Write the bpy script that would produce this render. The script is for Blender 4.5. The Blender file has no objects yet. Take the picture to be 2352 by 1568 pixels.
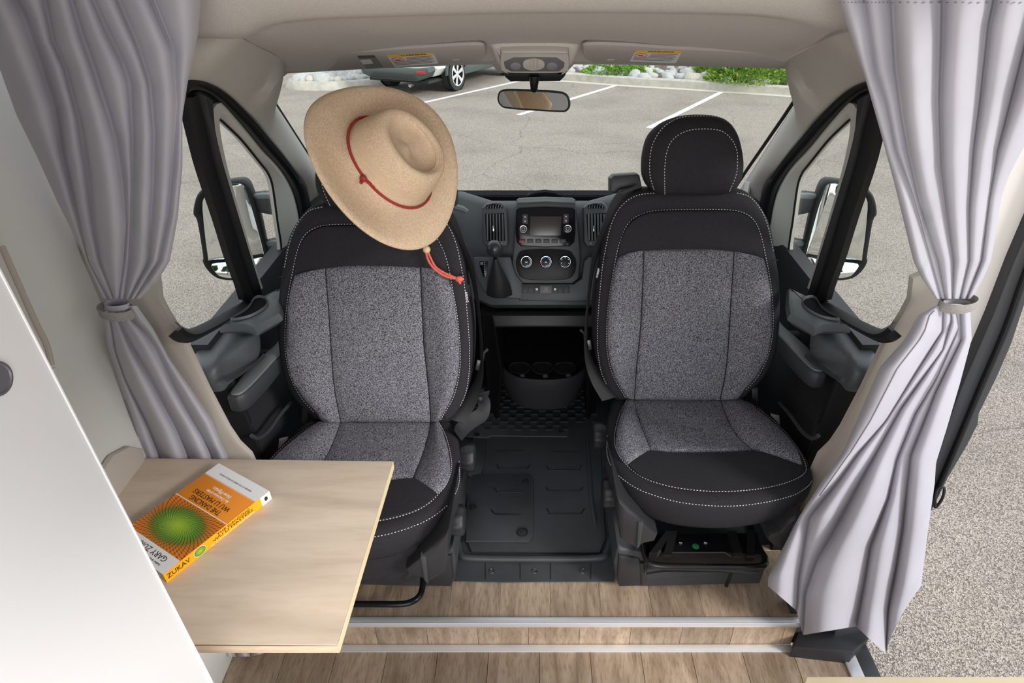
import bpy, bmesh, math, random
from math import sin, cos, tan, pi, radians, sqrt, atan2, floor, hypot, exp
from mathutils import Vector, Matrix
from mathutils.bvhtree import BVHTree
random.seed(7)
SC = bpy.context.scene
COL = SC.collection
# ------------------------------------------------------------------ camera, sky, sun, exposure
F = 1440.0; TH = radians(33.0); CX = 1229.0; CY = 784.0; H = 1.75
cam_d = bpy.data.cameras.new('camera'); cam = bpy.data.objects.new('camera', cam_d); COL.objects.link(cam)
cam_d.sensor_width = 36.0; cam_d.lens = F / 2352 * 36.0; cam_d.clip_start = 0.02; cam_d.clip_end = 400
cam_d.shift_x = -(CX - 1176.0) / 2352.0
cam.location = (0, 0, H); cam.rotation_euler = (radians(90) - TH, 0, 0)
SC.camera = cam
W = bpy.data.worlds.new('sky'); SC.world = W; W.use_nodes = True
wn = W.node_tree.nodes; wl = W.node_tree.links; wn.clear()
wo = wn.new('ShaderNodeOutputWorld'); wb = wn.new('ShaderNodeBackground')
wt = wn.new('ShaderNodeTexCoord'); ws = wn.new('ShaderNodeSeparateXYZ'); wr = wn.new('ShaderNodeValToRGB')
wc = wn.new('ShaderNodeTexNoise'); wc.inputs['Scale'].default_value = 2.2; wc.inputs['Detail'].default_value = 5
wcr = wn.new('ShaderNodeValToRGB'); wm = wn.new('ShaderNodeMixRGB')
wl.new(wt.outputs['Generated'], ws.inputs[0]); wl.new(ws.outputs['Z'], wr.inputs[0])
wl.new(wt.outputs['Generated'], wc.inputs['Vector']); wl.new(wc.outputs['Fac'], wcr.inputs[0])
wr.color_ramp.elements[0].position = 0.0; wr.color_ramp.elements[0].color = (0.86, 0.90, 0.93, 1)
wr.color_ramp.elements[1].position = 0.6; wr.color_ramp.elements[1].color = (0.62, 0.76, 0.95, 1)
wcr.color_ramp.elements[0].position = 0.42; wcr.color_ramp.elements[0].color = (0, 0, 0, 1)
wcr.color_ramp.elements[1].position = 0.6; wcr.color_ramp.elements[1].color = (1, 1, 1, 1)
wl.new(wcr.outputs[0], wm.inputs[0]); wl.new(wr.outputs[0], wm.inputs[1]); wm.inputs[2].default_value = (1.0, 1.0, 1.0, 1)
wl.new(wm.outputs[0], wb.inputs[0]); wb.inputs[1].default_value = 1.25; wl.new(wb.outputs[0], wo.inputs[0])
sun_d = bpy.data.lights.new('sun', 'SUN'); sun = bpy.data.objects.new('sun', sun_d); COL.objects.link(sun)
sun_d.energy = 2.2; sun_d.angle = radians(14); sun_d.color = (1.0, 0.97, 0.93)
sun.rotation_euler = Vector((0.90, -0.60, 0.58)).to_track_quat('Z', 'Y').to_euler()
ar_d = bpy.data.lights.new('rear_fill_light', 'AREA'); ar = bpy.data.objects.new('rear_fill_light', ar_d); COL.objects.link(ar)  # added fill panel behind the camera, standing in for daylight from the rear
ar_d.shape = 'RECTANGLE'; ar_d.size = 1.7; ar_d.size_y = 1.3; ar_d.energy = 30; ar_d.color = (1.0, 0.985, 0.96)
ar.location = (0.1, -1.6, 1.15); ar.rotation_euler = (radians(95), 0, 0)
SC.view_settings.view_transform = 'Standard'; SC.view_settings.look = 'None'
SC.view_settings.gamma = 1.0; SC.view_settings.use_curve_mapping = False
SC.view_settings.exposure = 0.35

# ------------------------------------------------------------------ measuring helpers: pixel -> point on a real plane
def ray(px, py):
    u = (CY - py) / F
    return Vector(((px - CX) / F, cos(TH) + u * sin(TH), -sin(TH) + u * cos(TH)))
EYE = Vector((0, 0, H))
def PL(px, py, pl, h=0.0):
    n, c = pl; n = Vector(n); r = ray(px, py)
    return EYE + r * ((c + h - n.dot(EYE)) / n.dot(r))
def plane(p, n):
    n = Vector(n).normalized(); return (n, n.dot(Vector(p)))
def PZ(px, py, z): return PL(px, py, ((0, 0, 1), z))
def PY(px, py, y): return PL(px, py, ((0, 1, 0), y))
def PX(px, py, x): return PL(px, py, ((1, 0, 0), x))
def V(*a): return Vector(a)
def lerp(a, b, t): return a + (b - a) * t
def interp(tab, y):
    if y <= tab[0][0]: a, b = tab[0], tab[1]
    elif y >= tab[-1][0]: a, b = tab[-2], tab[-1]
    else:
        for a, b in zip(tab, tab[1:]):
            if a[0] <= y <= b[0]: break
    return a[1] + (b[1] - a[1]) * (y - a[0]) / (b[0] - a[0])
def cat(pts, n=6, closed=False):
    """Catmull-Rom smoothing of a polyline (tuples or Vectors)."""
    P = [Vector(p) for p in pts]; N = len(P); out = []
    rng = range(N) if closed else range(N - 1)
    for i in rng:
        p1, p2 = P[i], P[(i + 1) % N]
        p0 = P[i - 1] if (closed or i > 0) else p1 * 2 - p2
        p3 = P[(i + 2) % N] if (closed or i + 2 < N) else p2 * 2 - p1
        for k in range(n):
            t = k / n
            out.append(0.5 * ((2 * p1) + (p2 - p0) * t + (2 * p0 - 5 * p1 + 4 * p2 - p3) * t * t + (3 * p1 - p0 - 3 * p2 + p3) * t ** 3))
    if not closed: out.append(P[-1].copy())
    return out
def resample(pts, n, closed=False):
    P = [Vector(p) for p in pts]
    if closed: P = P + [P[0]]
    L = [0.0]
    for a, b in zip(P, P[1:]): L.append(L[-1] + (b - a).length)
    out = []; j = 0; m = n if closed else n - 1
    for i in range(n):
        s = L[-1] * i / max(1, m)
        while j < len(L) - 2 and L[j + 1] < s: j += 1
        d = L[j + 1] - L[j]
        out.append(P[j].lerp(P[j + 1], 0 if d == 0 else min(1, (s - L[j]) / d)))
    return out
# ------------------------------------------------------------------ materials
MATS = {}
def mat(name, col, rough=0.6, metal=0.0, noise=0.0, nscale=20.0, col2=None, bump=0.0, bscale=60.0, spec=0.5, trans=0.0, sheen=0.0, stretch=None, detail=3.0, lo=0.35, hi=0.65, bdist=0.002):
    if name in MATS: return MATS[name]
    m = bpy.data.materials.new(name); m.use_nodes = True; MATS[name] = m
    nt = m.node_tree; b = nt.nodes['Principled BSDF']
    b.inputs['Base Color'].default_value = (*col, 1); b.inputs['Roughness'].default_value = rough
    b.inputs['Metallic'].default_value = metal; b.inputs['Specular IOR Level'].default_value = spec
    if trans: b.inputs['Transmission Weight'].default_value = trans
    if sheen: b.inputs['Sheen Weight'].default_value = sheen
    if col2 is not None or noise or bump:
        tc = nt.nodes.new('ShaderNodeTexCoord'); mp = nt.nodes.new('ShaderNodeMapping')
        nt.links.new(tc.outputs['Object'], mp.inputs[0])
        if stretch: mp.inputs['Scale'].default_value = stretch
    if col2 is not None or noise:
        if col2 is None: col2 = tuple(c * (1 - noise) for c in col)
        tn = nt.nodes.new('ShaderNodeTexNoise'); tn.inputs['Scale'].default_value = nscale; tn.inputs['Detail'].default_value = detail
        rp = nt.nodes.new('ShaderNodeValToRGB')
        rp.color_ramp.elements[0].position = lo; rp.color_ramp.elements[0].color = (*col2, 1)
        rp.color_ramp.elements[1].position = hi; rp.color_ramp.elements[1].color = (*col, 1)
        nt.links.new(mp.outputs[0], tn.inputs['Vector']); nt.links.new(tn.outputs['Fac'], rp.inputs[0]); nt.links.new(rp.outputs[0], b.inputs['Base Color'])
    if bump:
        bn = nt.nodes.new('ShaderNodeTexNoise'); bn.inputs['Scale'].default_value = bscale; bn.inputs['Detail'].default_value = 3
        bp = nt.nodes.new('ShaderNodeBump'); bp.inputs['Strength'].default_value = bump; bp.inputs['Distance'].default_value = bdist
        nt.links.new(mp.outputs[0], bn.inputs['Vector']); nt.links.new(bn.outputs['Fac'], bp.inputs['Height']); nt.links.new(bp.outputs[0], b.inputs['Normal'])
    return m
M_melange = mat('melange_fabric', (0.25, 0.245, 0.28), 0.9, nscale=420, col2=(0.035, 0.034, 0.042), bump=0.5, bscale=420, lo=0.40, hi=0.62, detail=1.5, spec=0.1)
M_black = mat('black_fabric', (0.026, 0.0245, 0.028), 0.85, noise=0.25, nscale=300, bump=0.3, bscale=500, spec=0.15)
M_plastic = mat('black_plastic', (0.022, 0.022, 0.025), 0.48, bump=0.15, bscale=600, spec=0.4)
M_plastic2 = mat('charcoal_plastic', (0.040, 0.042, 0.046), 0.5, bump=0.2, bscale=500, spec=0.4)
M_dash = mat('dash_plastic', (0.066, 0.071, 0.076), 0.5, bump=0.2, bscale=500, spec=0.4)
M_gloss = mat('gloss_black', (0.008, 0.008, 0.010), 0.12, spec=.25)
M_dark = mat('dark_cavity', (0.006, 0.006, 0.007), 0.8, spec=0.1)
M_rubber = mat('black_rubber', (0.010, 0.010, 0.011), 0.55, spec=0.3)
M_mat = mat('floor_mat_rubber', (0.046, 0.051, 0.055), 0.5, noise=0.25, nscale=6, bump=0.15, bscale=300)
M_thread = mat('white_thread', (0.62, 0.62, 0.62), 0.8)
M_pad = mat('greygreen_plastic', (0.16, 0.18, 0.18), 0.45, bump=0.2, bscale=500)
M_cream = mat('cream_trim', (0.55, 0.54, 0.49), 0.6, bump=0.1, bscale=300)
M_liner = mat('headliner_felt', (0.50, 0.465, 0.43), 0.95, noise=0.08, nscale=250, bump=0.3, bscale=350, spec=0.1)
M_visor = mat('visor_fabric', (0.40, 0.37, 0.34), 0.95, noise=0.06, nscale=250, bump=0.2, bscale=350, spec=0.1)
M_wall = mat('wall_paint', (0.66, 0.65, 0.62), 0.5, bump=0.03, bscale=30)
M_white = mat('white_laminate', (0.90, 0.89, 0.90), 0.4)
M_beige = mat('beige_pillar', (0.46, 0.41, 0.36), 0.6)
M_curt = mat('curtain_cloth', (0.44, 0.425, 0.475), 0.85, noise=0.06, nscale=9, bump=0.15, bscale=40, spec=0.15, sheen=0.2)
M_web = mat('webbing', (0.36, 0.335, 0.31), 0.9, noise=0.35, nscale=500)
M_alu = mat('aluminium', (0.82, 0.82, 0.84), 0.4, 0.55, bump=0.05, bscale=50)
M_steel = mat('dark_steel', (0.03, 0.03, 0.032), 0.25, 0.6)
M_chrome = mat('chrome', (0.75, 0.75, 0.77), 0.15, 1.0)
M_mirror = mat('mirror_glass', (0.82, 0.86, 0.85), 0.02, 1.0)
M_belt = mat('belt_webbing', (0.014, 0.014, 0.016), 0.6, bump=0.3, bscale=700)
M_red = mat('red_cord', (0.42, 0.035, 0.025), 0.7, noise=0.4, nscale=300)
M_coral = mat('coral_cord', (0.75, 0.13, 0.09), 0.7, noise=0.3, nscale=300)
M_bead = mat('wood_bead', (0.66, 0.47, 0.27), 0.5)
M_orange = mat('orange_print', (0.86, 0.27, 0.004), 0.35)
M_orange2 = mat('spine_orange', (0.95, 0.40, 0.005), 0.35)
M_paper = mat('paper_white', (0.82, 0.82, 0.83), 0.4)
M_pages = mat('page_block', (0.70, 0.66, 0.58), 0.8, noise=0.3, nscale=60, stretch=(1, 1, 40))
M_ink = mat('ink_brown', (0.03, 0.015, 0.005), 0.5)
M_yellow = mat('yellow_print', (0.80, 0.50, 0.01), 0.5)
M_label = mat('label_grey', (0.62, 0.61, 0.60), 0.5)
M_inkg = mat('ink_grey', (0.16, 0.15, 0.15), 0.6)
M_inkr = mat('ink_red', (0.5, 0.05, 0.05), 0.6)
M_icon = mat('icon_white', (0.75, 0.76, 0.78), 0.5)
M_blue = mat('icon_blue', (0.05, 0.25, 0.8), 0.5)
M_green = mat('green_sticker', (0.02, 0.22, 0.07), 0.5)
M_curb = mat('concrete', (0.50, 0.465, 0.40), 0.9, noise=0.2, nscale=8, bump=0.3, bscale=40)
M_stone = mat('river_stone', (0.56, 0.555, 0.53), 0.7, noise=0.45, nscale=12)
M_stone2 = mat('river_stone_tan', (0.62, 0.57, 0.48), 0.7, noise=0.3, nscale=12)
M_soil = mat('soil', (0.16, 0.12, 0.09), 0.95, noise=0.4, nscale=10)
M_leaf = mat('leaf_green', (0.24, 0.46, 0.07), 0.6, noise=0.4, nscale=5)
M_leaf2 = mat('leaf_lime', (0.46, 0.64, 0.10), 0.6, noise=0.4, nscale=5)
M_leaf3 = mat('leaf_dark', (0.05, 0.15, 0.03), 0.6, noise=0.5, nscale=3)
M_bark = mat('bark', (0.12, 0.09, 0.06), 0.9)
M_paintw = mat('line_paint', (0.85, 0.85, 0.82), 0.8, noise=0.25, nscale=30)
M_carw = mat('car_white', (0.85, 0.88, 0.86), 0.25)
M_cladg = mat('car_cladding', (0.065, 0.085, 0.078), 0.5)
M_tire = mat('tyre', (0.03, 0.033, 0.033), 0.8)
M_lamp = mat('lamp_lens', (0.50, 0.50, 0.52), 0.3)
M_lampred = mat('tail_red', (0.5, 0.03, 0.04), 0.3)
M_console = mat('console_grey', (0.12, 0.12, 0.125), 0.45)
M_cond = mat('console_beige', (0.43, 0.40, 0.365), 0.55)

def asphalt(name, c1, c2, sc):
    m = mat(name, c1, 0.9, spec=0.2); nt = m.node_tree; b = nt.nodes['Principled BSDF']
    tc = nt.nodes.new('ShaderNodeTexCoord')
    v = nt.nodes.new('ShaderNodeTexVoronoi'); v.inputs['Scale'].default_value = sc
    vb = nt.nodes.new('ShaderNodeSeparateColor')
    r = nt.nodes.new('ShaderNodeValToRGB'); r.color_ramp.elements[0].position = 0.1; r.color_ramp.elements[1].position = 0.95
    r.color_ramp.elements[0].color = (*c2, 1); r.color_ramp.elements[1].color = (*c1, 1)
    big = nt.nodes.new('ShaderNodeTexNoise'); big.inputs['Scale'].default_value = 0.9; big.inputs['Detail'].default_value = 4
    br = nt.nodes.new('ShaderNodeValToRGB'); br.color_ramp.elements[0].position = 0.3; br.color_ramp.elements[0].color = (0.80, 0.80, 0.80, 1)
    br.color_ramp.elements[1].position = 0.55; br.color_ramp.elements[1].color = (1, 1, 1, 1)
    mx = nt.nodes.new('ShaderNodeMixRGB'); mx.blend_type = 'MULTIPLY'; mx.inputs[0].default_value = 1
    # fine cracks
    cn = nt.nodes.new('ShaderNodeTexNoise'); cn.inputs['Scale'].default_value = 1.3; cn.inputs['Detail'].default_value = 4
    cm = nt.nodes.new('ShaderNodeMixRGB'); cm.inputs[0].default_value = 0.35
    cv = nt.nodes.new('ShaderNodeTexVoronoi'); cv.feature = 'DISTANCE_TO_EDGE'; cv.inputs['Scale'].default_value = 0.42
    cr = nt.nodes.new('ShaderNodeValToRGB'); cr.color_ramp.elements[0].position = 0.0; cr.color_ramp.elements[0].color = (0.55, 0.55, 0.55, 1)
    cr.color_ramp.elements[1].position = 0.003; cr.color_ramp.elements[1].color = (1, 1, 1, 1)
    m2 = nt.nodes.new('ShaderNodeMixRGB'); m2.blend_type = 'MULTIPLY'; m2.inputs[0].default_value = 0.7
    L = nt.links.new
    L(tc.outputs['Object'], v.inputs['Vector']); L(v.outputs['Color'], vb.inputs[0]); L(vb.outputs[0], r.inputs[0])
    L(tc.outputs['Object'], big.inputs['Vector']); L(big.outputs['Fac'], br.inputs[0]); L(r.outputs[0], mx.inputs[1]); L(br.outputs[0], mx.inputs[2])
    L(tc.outputs['Object'], cn.inputs['Vector']); L(tc.outputs['Object'], cm.inputs[1]); L(cn.outputs['Color'], cm.inputs[2]); L(cm.outputs[0], cv.inputs['Vector'])
    L(cv.outputs['Distance'], cr.inputs[0]); L(mx.outputs[0], m2.inputs[1]); L(cr.outputs[0], m2.inputs[2]); L(m2.outputs[0], b.inputs['Base Color'])
    bp = nt.nodes.new('ShaderNodeBump'); bp.inputs['Strength'].default_value = 0.5; bp.inputs['Distance'].default_value = 0.01
    L(v.outputs['Distance'], bp.inputs['Height']); L(bp.outputs[0], b.inputs['Normal'])
    return m
M_asph = asphalt('asphalt', (0.54, 0.47, 0.40), (0.16, 0.135, 0.115), 190)
def wood(name, c1, c2, c3, scale, stretch, rough=0.45):
    m = mat(name, c1, rough); nt = m.node_tree; b = nt.nodes['Principled BSDF']; L = nt.links.new
    tc = nt.nodes.new('ShaderNodeTexCoord'); oi = nt.nodes.new('ShaderNodeObjectInfo')
    mp = nt.nodes.new('ShaderNodeMapping'); mp.inputs['Scale'].default_value = stretch
    cb = nt.nodes.new('ShaderNodeCombineXYZ'); ml = nt.nodes.new('ShaderNodeMath'); ml.operation = 'MULTIPLY'; ml.inputs[1].default_value = 37.0
    L(oi.outputs['Random'], ml.inputs[0]); L(ml.outputs[0], cb.inputs[0]); L(ml.outputs[0], cb.inputs[1]); L(cb.outputs[0], mp.inputs['Location'])
    L(tc.outputs['Object'], mp.inputs[0])
    n1 = nt.nodes.new('ShaderNodeTexNoise'); n1.inputs['Scale'].default_value = scale; n1.inputs['Detail'].default_value = 6; n1.inputs['Distortion'].default_value = 0.7
    r1 = nt.nodes.new('ShaderNodeValToRGB'); r1.color_ramp.elements[0].position = 0.32; r1.color_ramp.elements[0].color = (*c2, 1)
    r1.color_ramp.elements[1].position = 0.66; r1.color_ramp.elements[1].color = (*c1, 1)
    n2 = nt.nodes.new('ShaderNodeTexNoise'); n2.inputs['Scale'].default_value = scale * 7; n2.inputs['Detail'].default_value = 3
    r2 = nt.nodes.new('ShaderNodeValToRGB'); r2.color_ramp.elements[0].position = 0.30; r2.color_ramp.elements[0].color = (*c3, 1)
    r2.color_ramp.elements[1].position = 0.52; r2.color_ramp.elements[1].color = (1, 1, 1, 1)
    mx = nt.nodes.new('ShaderNodeMixRGB'); mx.blend_type = 'MULTIPLY'; mx.inputs[0].default_value = 0.75
    L(mp.outputs[0], n1.inputs['Vector']); L(n1.outputs['Fac'], r1.inputs[0]); L(mp.outputs[0], n2.inputs['Vector']); L(n2.outputs['Fac'], r2.inputs[0])
    L(r1.outputs[0], mx.inputs[1]); L(r2.outputs[0], mx.inputs[2])
    hs = nt.nodes.new('ShaderNodeHueSaturation'); mr = nt.nodes.new('ShaderNodeMapRange')
    mr.inputs[3].default_value = 0.78; mr.inputs[4].default_value = 1.15
    L(oi.outputs['Random'], mr.inputs[0]); L(mr.outputs[0], hs.inputs['Value']); L(mx.outputs[0], hs.inputs['Color']); L(hs.outputs[0], b.inputs['Base Color'])
    return m
M_plank = wood('vinyl_plank', (0.47, 0.36, 0.26), (0.27, 0.19, 0.125), (0.62, 0.55, 0.48), 5, (5.5, 0.9, 1))
M_maple = wood('maple_laminate', (0.60, 0.495, 0.395), (0.47, 0.38, 0.295), (0.93, 0.90, 0.86), 2.6, (0.8, 5.0, 1))
M_edge = wood('maple_edge', (0.80, 0.68, 0.46), (0.72, 0.59, 0.38), (0.95, 0.93, 0.9), 3, (1, 1, 8))
def glass(name, tint, refl):
    m = bpy.data.materials.new(name); m.use_nodes = True; nt = m.node_tree; nt.nodes.clear()
    o = nt.nodes.new('ShaderNodeOutputMaterial'); t = nt.nodes.new('ShaderNodeBsdfTransparent'); g = nt.nodes.new('ShaderNodeBsdfGlossy')
    t.inputs[0].default_value = (*tint, 1); g.inputs['Roughness'].default_value = 0.01
    lw = nt.nodes.new('ShaderNodeLayerWeight'); pw = nt.nodes.new('ShaderNodeMath'); pw.operation = 'POWER'; pw.inputs[1].default_value = 4.0
    f = nt.nodes.new('ShaderNodeMapRange'); f.inputs[3].default_value = 0.012; f.inputs[4].default_value = refl
    nt.links.new(lw.outputs['Facing'], pw.inputs[0]); nt.links.new(pw.outputs[0], f.inputs[0])
    x = nt.nodes.new('ShaderNodeMixShader')
    nt.links.new(f.outputs[0], x.inputs[0]); nt.links.new(t.outputs[0], x.inputs[1]); nt.links.new(g.outputs[0], x.inputs[2]); nt.links.new(x.outputs[0], o.inputs[0])
    return m
M_glass = glass('window_glass', (0.98, 0.995, 0.98), 0.25)
# ------------------------------------------------------------------ object helpers
ORI = {}; COUNT = {}
def tag(o, label=None, cat=None, group=None, kind=None):
    if label: o['label'] = label
    if cat: o['category'] = cat
    if group: o['group'] = group
    if kind: o['kind'] = kind
    return o
def thing(name, loc, label, cat, group=None, kind=None):
    o = bpy.data.objects.new(name, None); COL.objects.link(o); o.location = loc; o.empty_display_size = 0.05
    ORI[o] = Vector(loc)
    return tag(o, label, cat, group, kind)
def obj(name, verts, faces, m, parent=None, smooth=True, sharp=40, uv=None, origin=None, label=None):
    vs = [Vector(v) for v in verts]
    if parent is not None: o0 = ORI[parent]
    elif origin is not None: o0 = Vector(origin)
    else:
        o0 = sum(vs, Vector()) / len(vs); o0.z = min(v.z for v in vs)
    me = bpy.data.meshes.new(name); me.from_pydata([tuple(v - o0) for v in vs], [], faces)
    me.materials.append(m)
    if uv is not None:
        l = me.uv_layers.new(name='UVMap')
        for lp in me.loops: l.data[lp.index].uv = uv[lp.vertex_index]
    bm = bmesh.new(); bm.from_mesh(me); bmesh.ops.recalc_face_normals(bm, faces=bm.faces); bm.to_mesh(me); bm.free()
    if smooth:
        for p in me.polygons: p.use_smooth = True
        me.set_sharp_from_angle(angle=radians(sharp))
    me.update()
    o = bpy.data.objects.new(name, me); COL.objects.link(o)
    if parent is not None: o.parent = parent; o.location = (0, 0, 0)
    else: o.location = o0
    ORI[o] = o0 if parent is None else ORI[parent]
    if label: o['label'] = label
    return o
class MB:
    def __init__(s): s.v = []; s.f = []; s.uv = []
    def add(s, v, f, uv=None):
        b = len(s.v); s.v += [Vector(x) for x in v]; s.f += [tuple(i + b for i in q) for q in f]
        if uv: s.uv += uv
    def box(s, lo, hi, R=None, c=None):
        v = [Vector((x, y, z)) for x in (lo[0], hi[0]) for y in (lo[1], hi[1]) for z in (lo[2], hi[2])]
        if R is not None: v = [R @ (q - c) + c for q in v] if c is not None else [R @ q for q in v]
        s.add(v, [(0, 1, 3, 2), (4, 6, 7, 5), (0, 4, 5, 1), (2, 3, 7, 6), (0, 2, 6, 4), (1, 5, 7, 3)])
    def obox(s, c, ax, ay, az):
        v = [Vector(c) + ax * i + ay * j + az * k for i in (-1, 1) for j in (-1, 1) for k in (-1, 1)]
        s.add(v, [(0, 1, 3, 2), (4, 6, 7, 5), (0, 4, 5, 1), (2, 3, 7, 6), (0, 2, 6, 4), (1, 5, 7, 3)])
    def rings(s, R, cap0=True, cap1=True, closed=True):
        n = len(R[0]); v = [p for r in R for p in r]; f = []
        for k in range(len(R) - 1):
            for i in range(n if closed else n - 1):
                j = (i + 1) % n; f.append((k * n + i, k * n + j, (k + 1) * n + j, (k + 1) * n + i))
        if cap0: f.append(tuple(range(n)))
        if cap1: f.append(tuple((len(R) - 1) * n + i for i in range(n)))
        s.add(v, f)
    def tube(s, pts, r, seg=8, closed=False, caps=True):
        P = [Vector(p) for p in pts]; n = len(P); R = []
        t0 = (P[1] - P[0]).normalized(); u = t0.orthogonal().normalized()
        for i, p in enumerate(P):
            if closed: t = P[(i + 1) % n] - P[i - 1]
            else: t = (P[min(i + 1, n - 1)] - P[max(i - 1, 0)])
            t.normalize(); u = (u - t * u.dot(t)).normalized(); w = t.cross(u)
            rr = r[i] if isinstance(r, (list, tuple)) else r
            R.append([p + (u * cos(2 * pi * k / seg) + w * sin(2 * pi * k / seg)) * rr for k in range(seg)])
        if closed: R.append(R[0]); s.rings(R, False, False)
        else: s.rings(R, caps, caps)
    def build(s, name, m, parent=None, **k):
        if s.uv: k['uv'] = s.uv
        return obj(name, s.v, s.f, m, parent, **k)
def bevbox(lo, hi, b=0.005, seg=2):
    bm = bmesh.new(); bmesh.ops.create_cube(bm, size=1)
    for v in bm.verts:
        for i in range(3): v.co[i] = lerp(lo[i], hi[i], v.co[i] + 0.5)
    if b > 0: bmesh.ops.bevel(bm, geom=list(bm.edges), offset=b, segments=seg, affect='EDGES', profile=0.5)
    bm.verts.ensure_lookup_table(); v = [x.co.copy() for x in bm.verts]; f = [tuple(x.index for x in q.verts) for q in bm.faces]; bm.free()
    return v, f
def box(name, lo, hi, m, parent=None, b=0.004, **k):
    v, f = bevbox(lo, hi, min(b, 0.45 * min(abs(hi[i] - lo[i]) for i in range(3))))
    return obj(name, v, f, m, parent, **k)
def inset_pts(P, n, d):
    """move a closed 3-D outline inwards by distance d within its plane"""
    if d == 0: return [p.copy() for p in P]
    c = sum(P, Vector()) / len(P); N = len(P); area = Vector()
    for i in range(N): area += (P[i] - c).cross(P[(i + 1) % N] - c)
    sg = 1 if area.dot(n) > 0 else -1
    out = []
    for i in range(N):
        a = (P[i] - P[i - 1]).normalized(); b = (P[(i + 1) % N] - P[i]).normalized()
        na = n.cross(a) * sg; nb = n.cross(b) * sg
        m = (na + nb)
        if m.length < 1e-6: m = na
        m.normalize(); k = max(0.5, m.dot(na)); out.append(P[i] + m * (d / k))
    return out
def puff_v(P, n, prof):
    """rings of an outline: prof = list of (inset distance, height along n[, scale about centroid])"""
    n = Vector(n).normalized(); c = sum(P, Vector()) / len(P); R = []
    for q in prof:
        r = inset_pts(P, n, q[0])
        s = q[2] if len(q) > 2 else 1.0
        R.append([c + (p - c) * s + n * q[1] for p in r])
    return R
def puff(name, P, n, prof, m, parent=None, **k):
    P = [Vector(p) for p in P]
    b = MB(); b.rings(puff_v(P, n, prof)); return b.build(name, m, parent, **k)
def slab(name, P, n, t, m, parent=None, b=0.003, **k):
    """outline plate: front face on the outline plane facing n, thickness t behind it"""
    b = min(b, t * 0.45)
    return puff(name, P, n, [(b, -t), (0, -t + b), (0, -b), (b * 0.3, -b * 0.3), (b, 0)] if b > 0 else [(0, -t), (0, 0)], m, parent, **k)
def tube(name, pts, r, m, parent=None, seg=8, closed=False, **k):
    b = MB(); b.tube(pts, r, seg, closed); return b.build(name, m, parent, **k)
def pxs(pts, pl, h=0.0, sm=0, closed=True):
    Q = [PL(x, y, pl, h) for x, y in pts]
    return cat(Q, sm, closed) if sm else Q
def grid(name, rows, m, parent=None, thick=0.0, n=None, **k):
    """rows: list of equal-length lists of points"""
    nr, nc = len(rows), len(rows[0]); v = [p for r in rows for p in r]
    f = [(i * nc + j, i * nc + j + 1, (i + 1) * nc + j + 1, (i + 1) * nc + j) for i in range(nr - 1) for j in range(nc - 1)]
    if thick and n is not None:
        n = Vector(n); b = len(v); v = v + [p + n * thick for p in v]
        f += [tuple(b + i for i in reversed(q)) for q in f]
        bd = [j for j in range(nc)] + [i * nc + nc - 1 for i in range(1, nr)] + [(nr - 1) * nc + j for j in range(nc - 2, -1, -1)] + [i * nc for i in range(nr - 2, 0, -1)]
        for a, c in zip(bd, bd[1:] + bd[:1]): f.append((a, c, b + c, b + a))
    return obj(name, v, f, m, parent, **k)
def coons(bot, top, left, right, nu, nv):
    B = resample(cat([(*p, 0) for p in bot]), nu + 1); T = resample(cat([(*p, 0) for p in top]), nu + 1)
    Lf = resample(cat([(*p, 0) for p in left]), nv + 1); Rt = resample(cat([(*p, 0) for p in right]), nv + 1)
    out = []
    for j in range(nv + 1):
        v = j / nv; row = []
        for i in range(nu + 1):
            u = i / nu
            p = B[i] * (1 - v) + T[i] * v + Lf[j] * (1 - u) + Rt[j] * u - (B[0] * (1 - u) * (1 - v) + B[-1] * u * (1 - v) + T[0] * (1 - u) * v + T[-1] * u * v)
            row.append((p.x, p.y))
        out.append(row)
    return out
def panel(name, C, pl, hf, m, parent, skirt=0.018, **k):
    """soft panel: pixel grid C on plane pl with height function hf(u,v); edges turned down by skirt"""
    n = Vector(pl[0]); nv = len(C) - 1; nu = len(C[0]) - 1
    rows = [[PL(*C[j][i], pl, hf(i / nu, j / nv)) for i in range(nu + 1)] for j in range(nv + 1)]
    rows = [[r[0] - n * skirt] + r + [r[-1] - n * skirt] for r in rows]
    rows = [[p - n * (skirt if 0 < i < nu + 2 else 0) for i, p in enumerate(rows[0])]] + rows + [[p - n * (skirt if 0 < i < nu + 2 else 0) for i, p in enumerate(rows[-1])]]
    return grid(name, rows, m, parent, sharp=70, **k)
def disc(name, c, n, r, t, m, parent=None, seg=24, b=0.001, **k):
    n = Vector(n).normalized(); u = n.orthogonal().normalized(); w = n.cross(u)
    return slab(name, [Vector(c) + (u * cos(2 * pi * i / seg) + w * sin(2 * pi * i / seg)) * r for i in range(seg)], n, t, m, parent, b=b, **k)
def ring_out(c, n, r, seg=24, rx=None):
    n = Vector(n).normalized(); u = n.orthogonal().normalized(); w = n.cross(u)
    return [Vector(c) + u * cos(2 * pi * i / seg) * r + w * sin(2 * pi * i / seg) * (rx or r) for i in range(seg)]
def ball(name, c, r, m, parent=None, sc=(1, 1, 1), seg=14, **k):
    b = MB(); R = []
    for j in range(1, seg // 2):
        a = pi * j / (seg // 2); R.append([Vector((c[0] + r * sc[0] * sin(a) * cos(2 * pi * i / seg), c[1] + r * sc[1] * sin(a) * sin(2 * pi * i / seg), c[2] + r * sc[2] * cos(a))) for i in range(seg)])
    n = len(R[0]); b.rings(R, True, True)
    return b.build(name, m, parent, **k)
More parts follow.
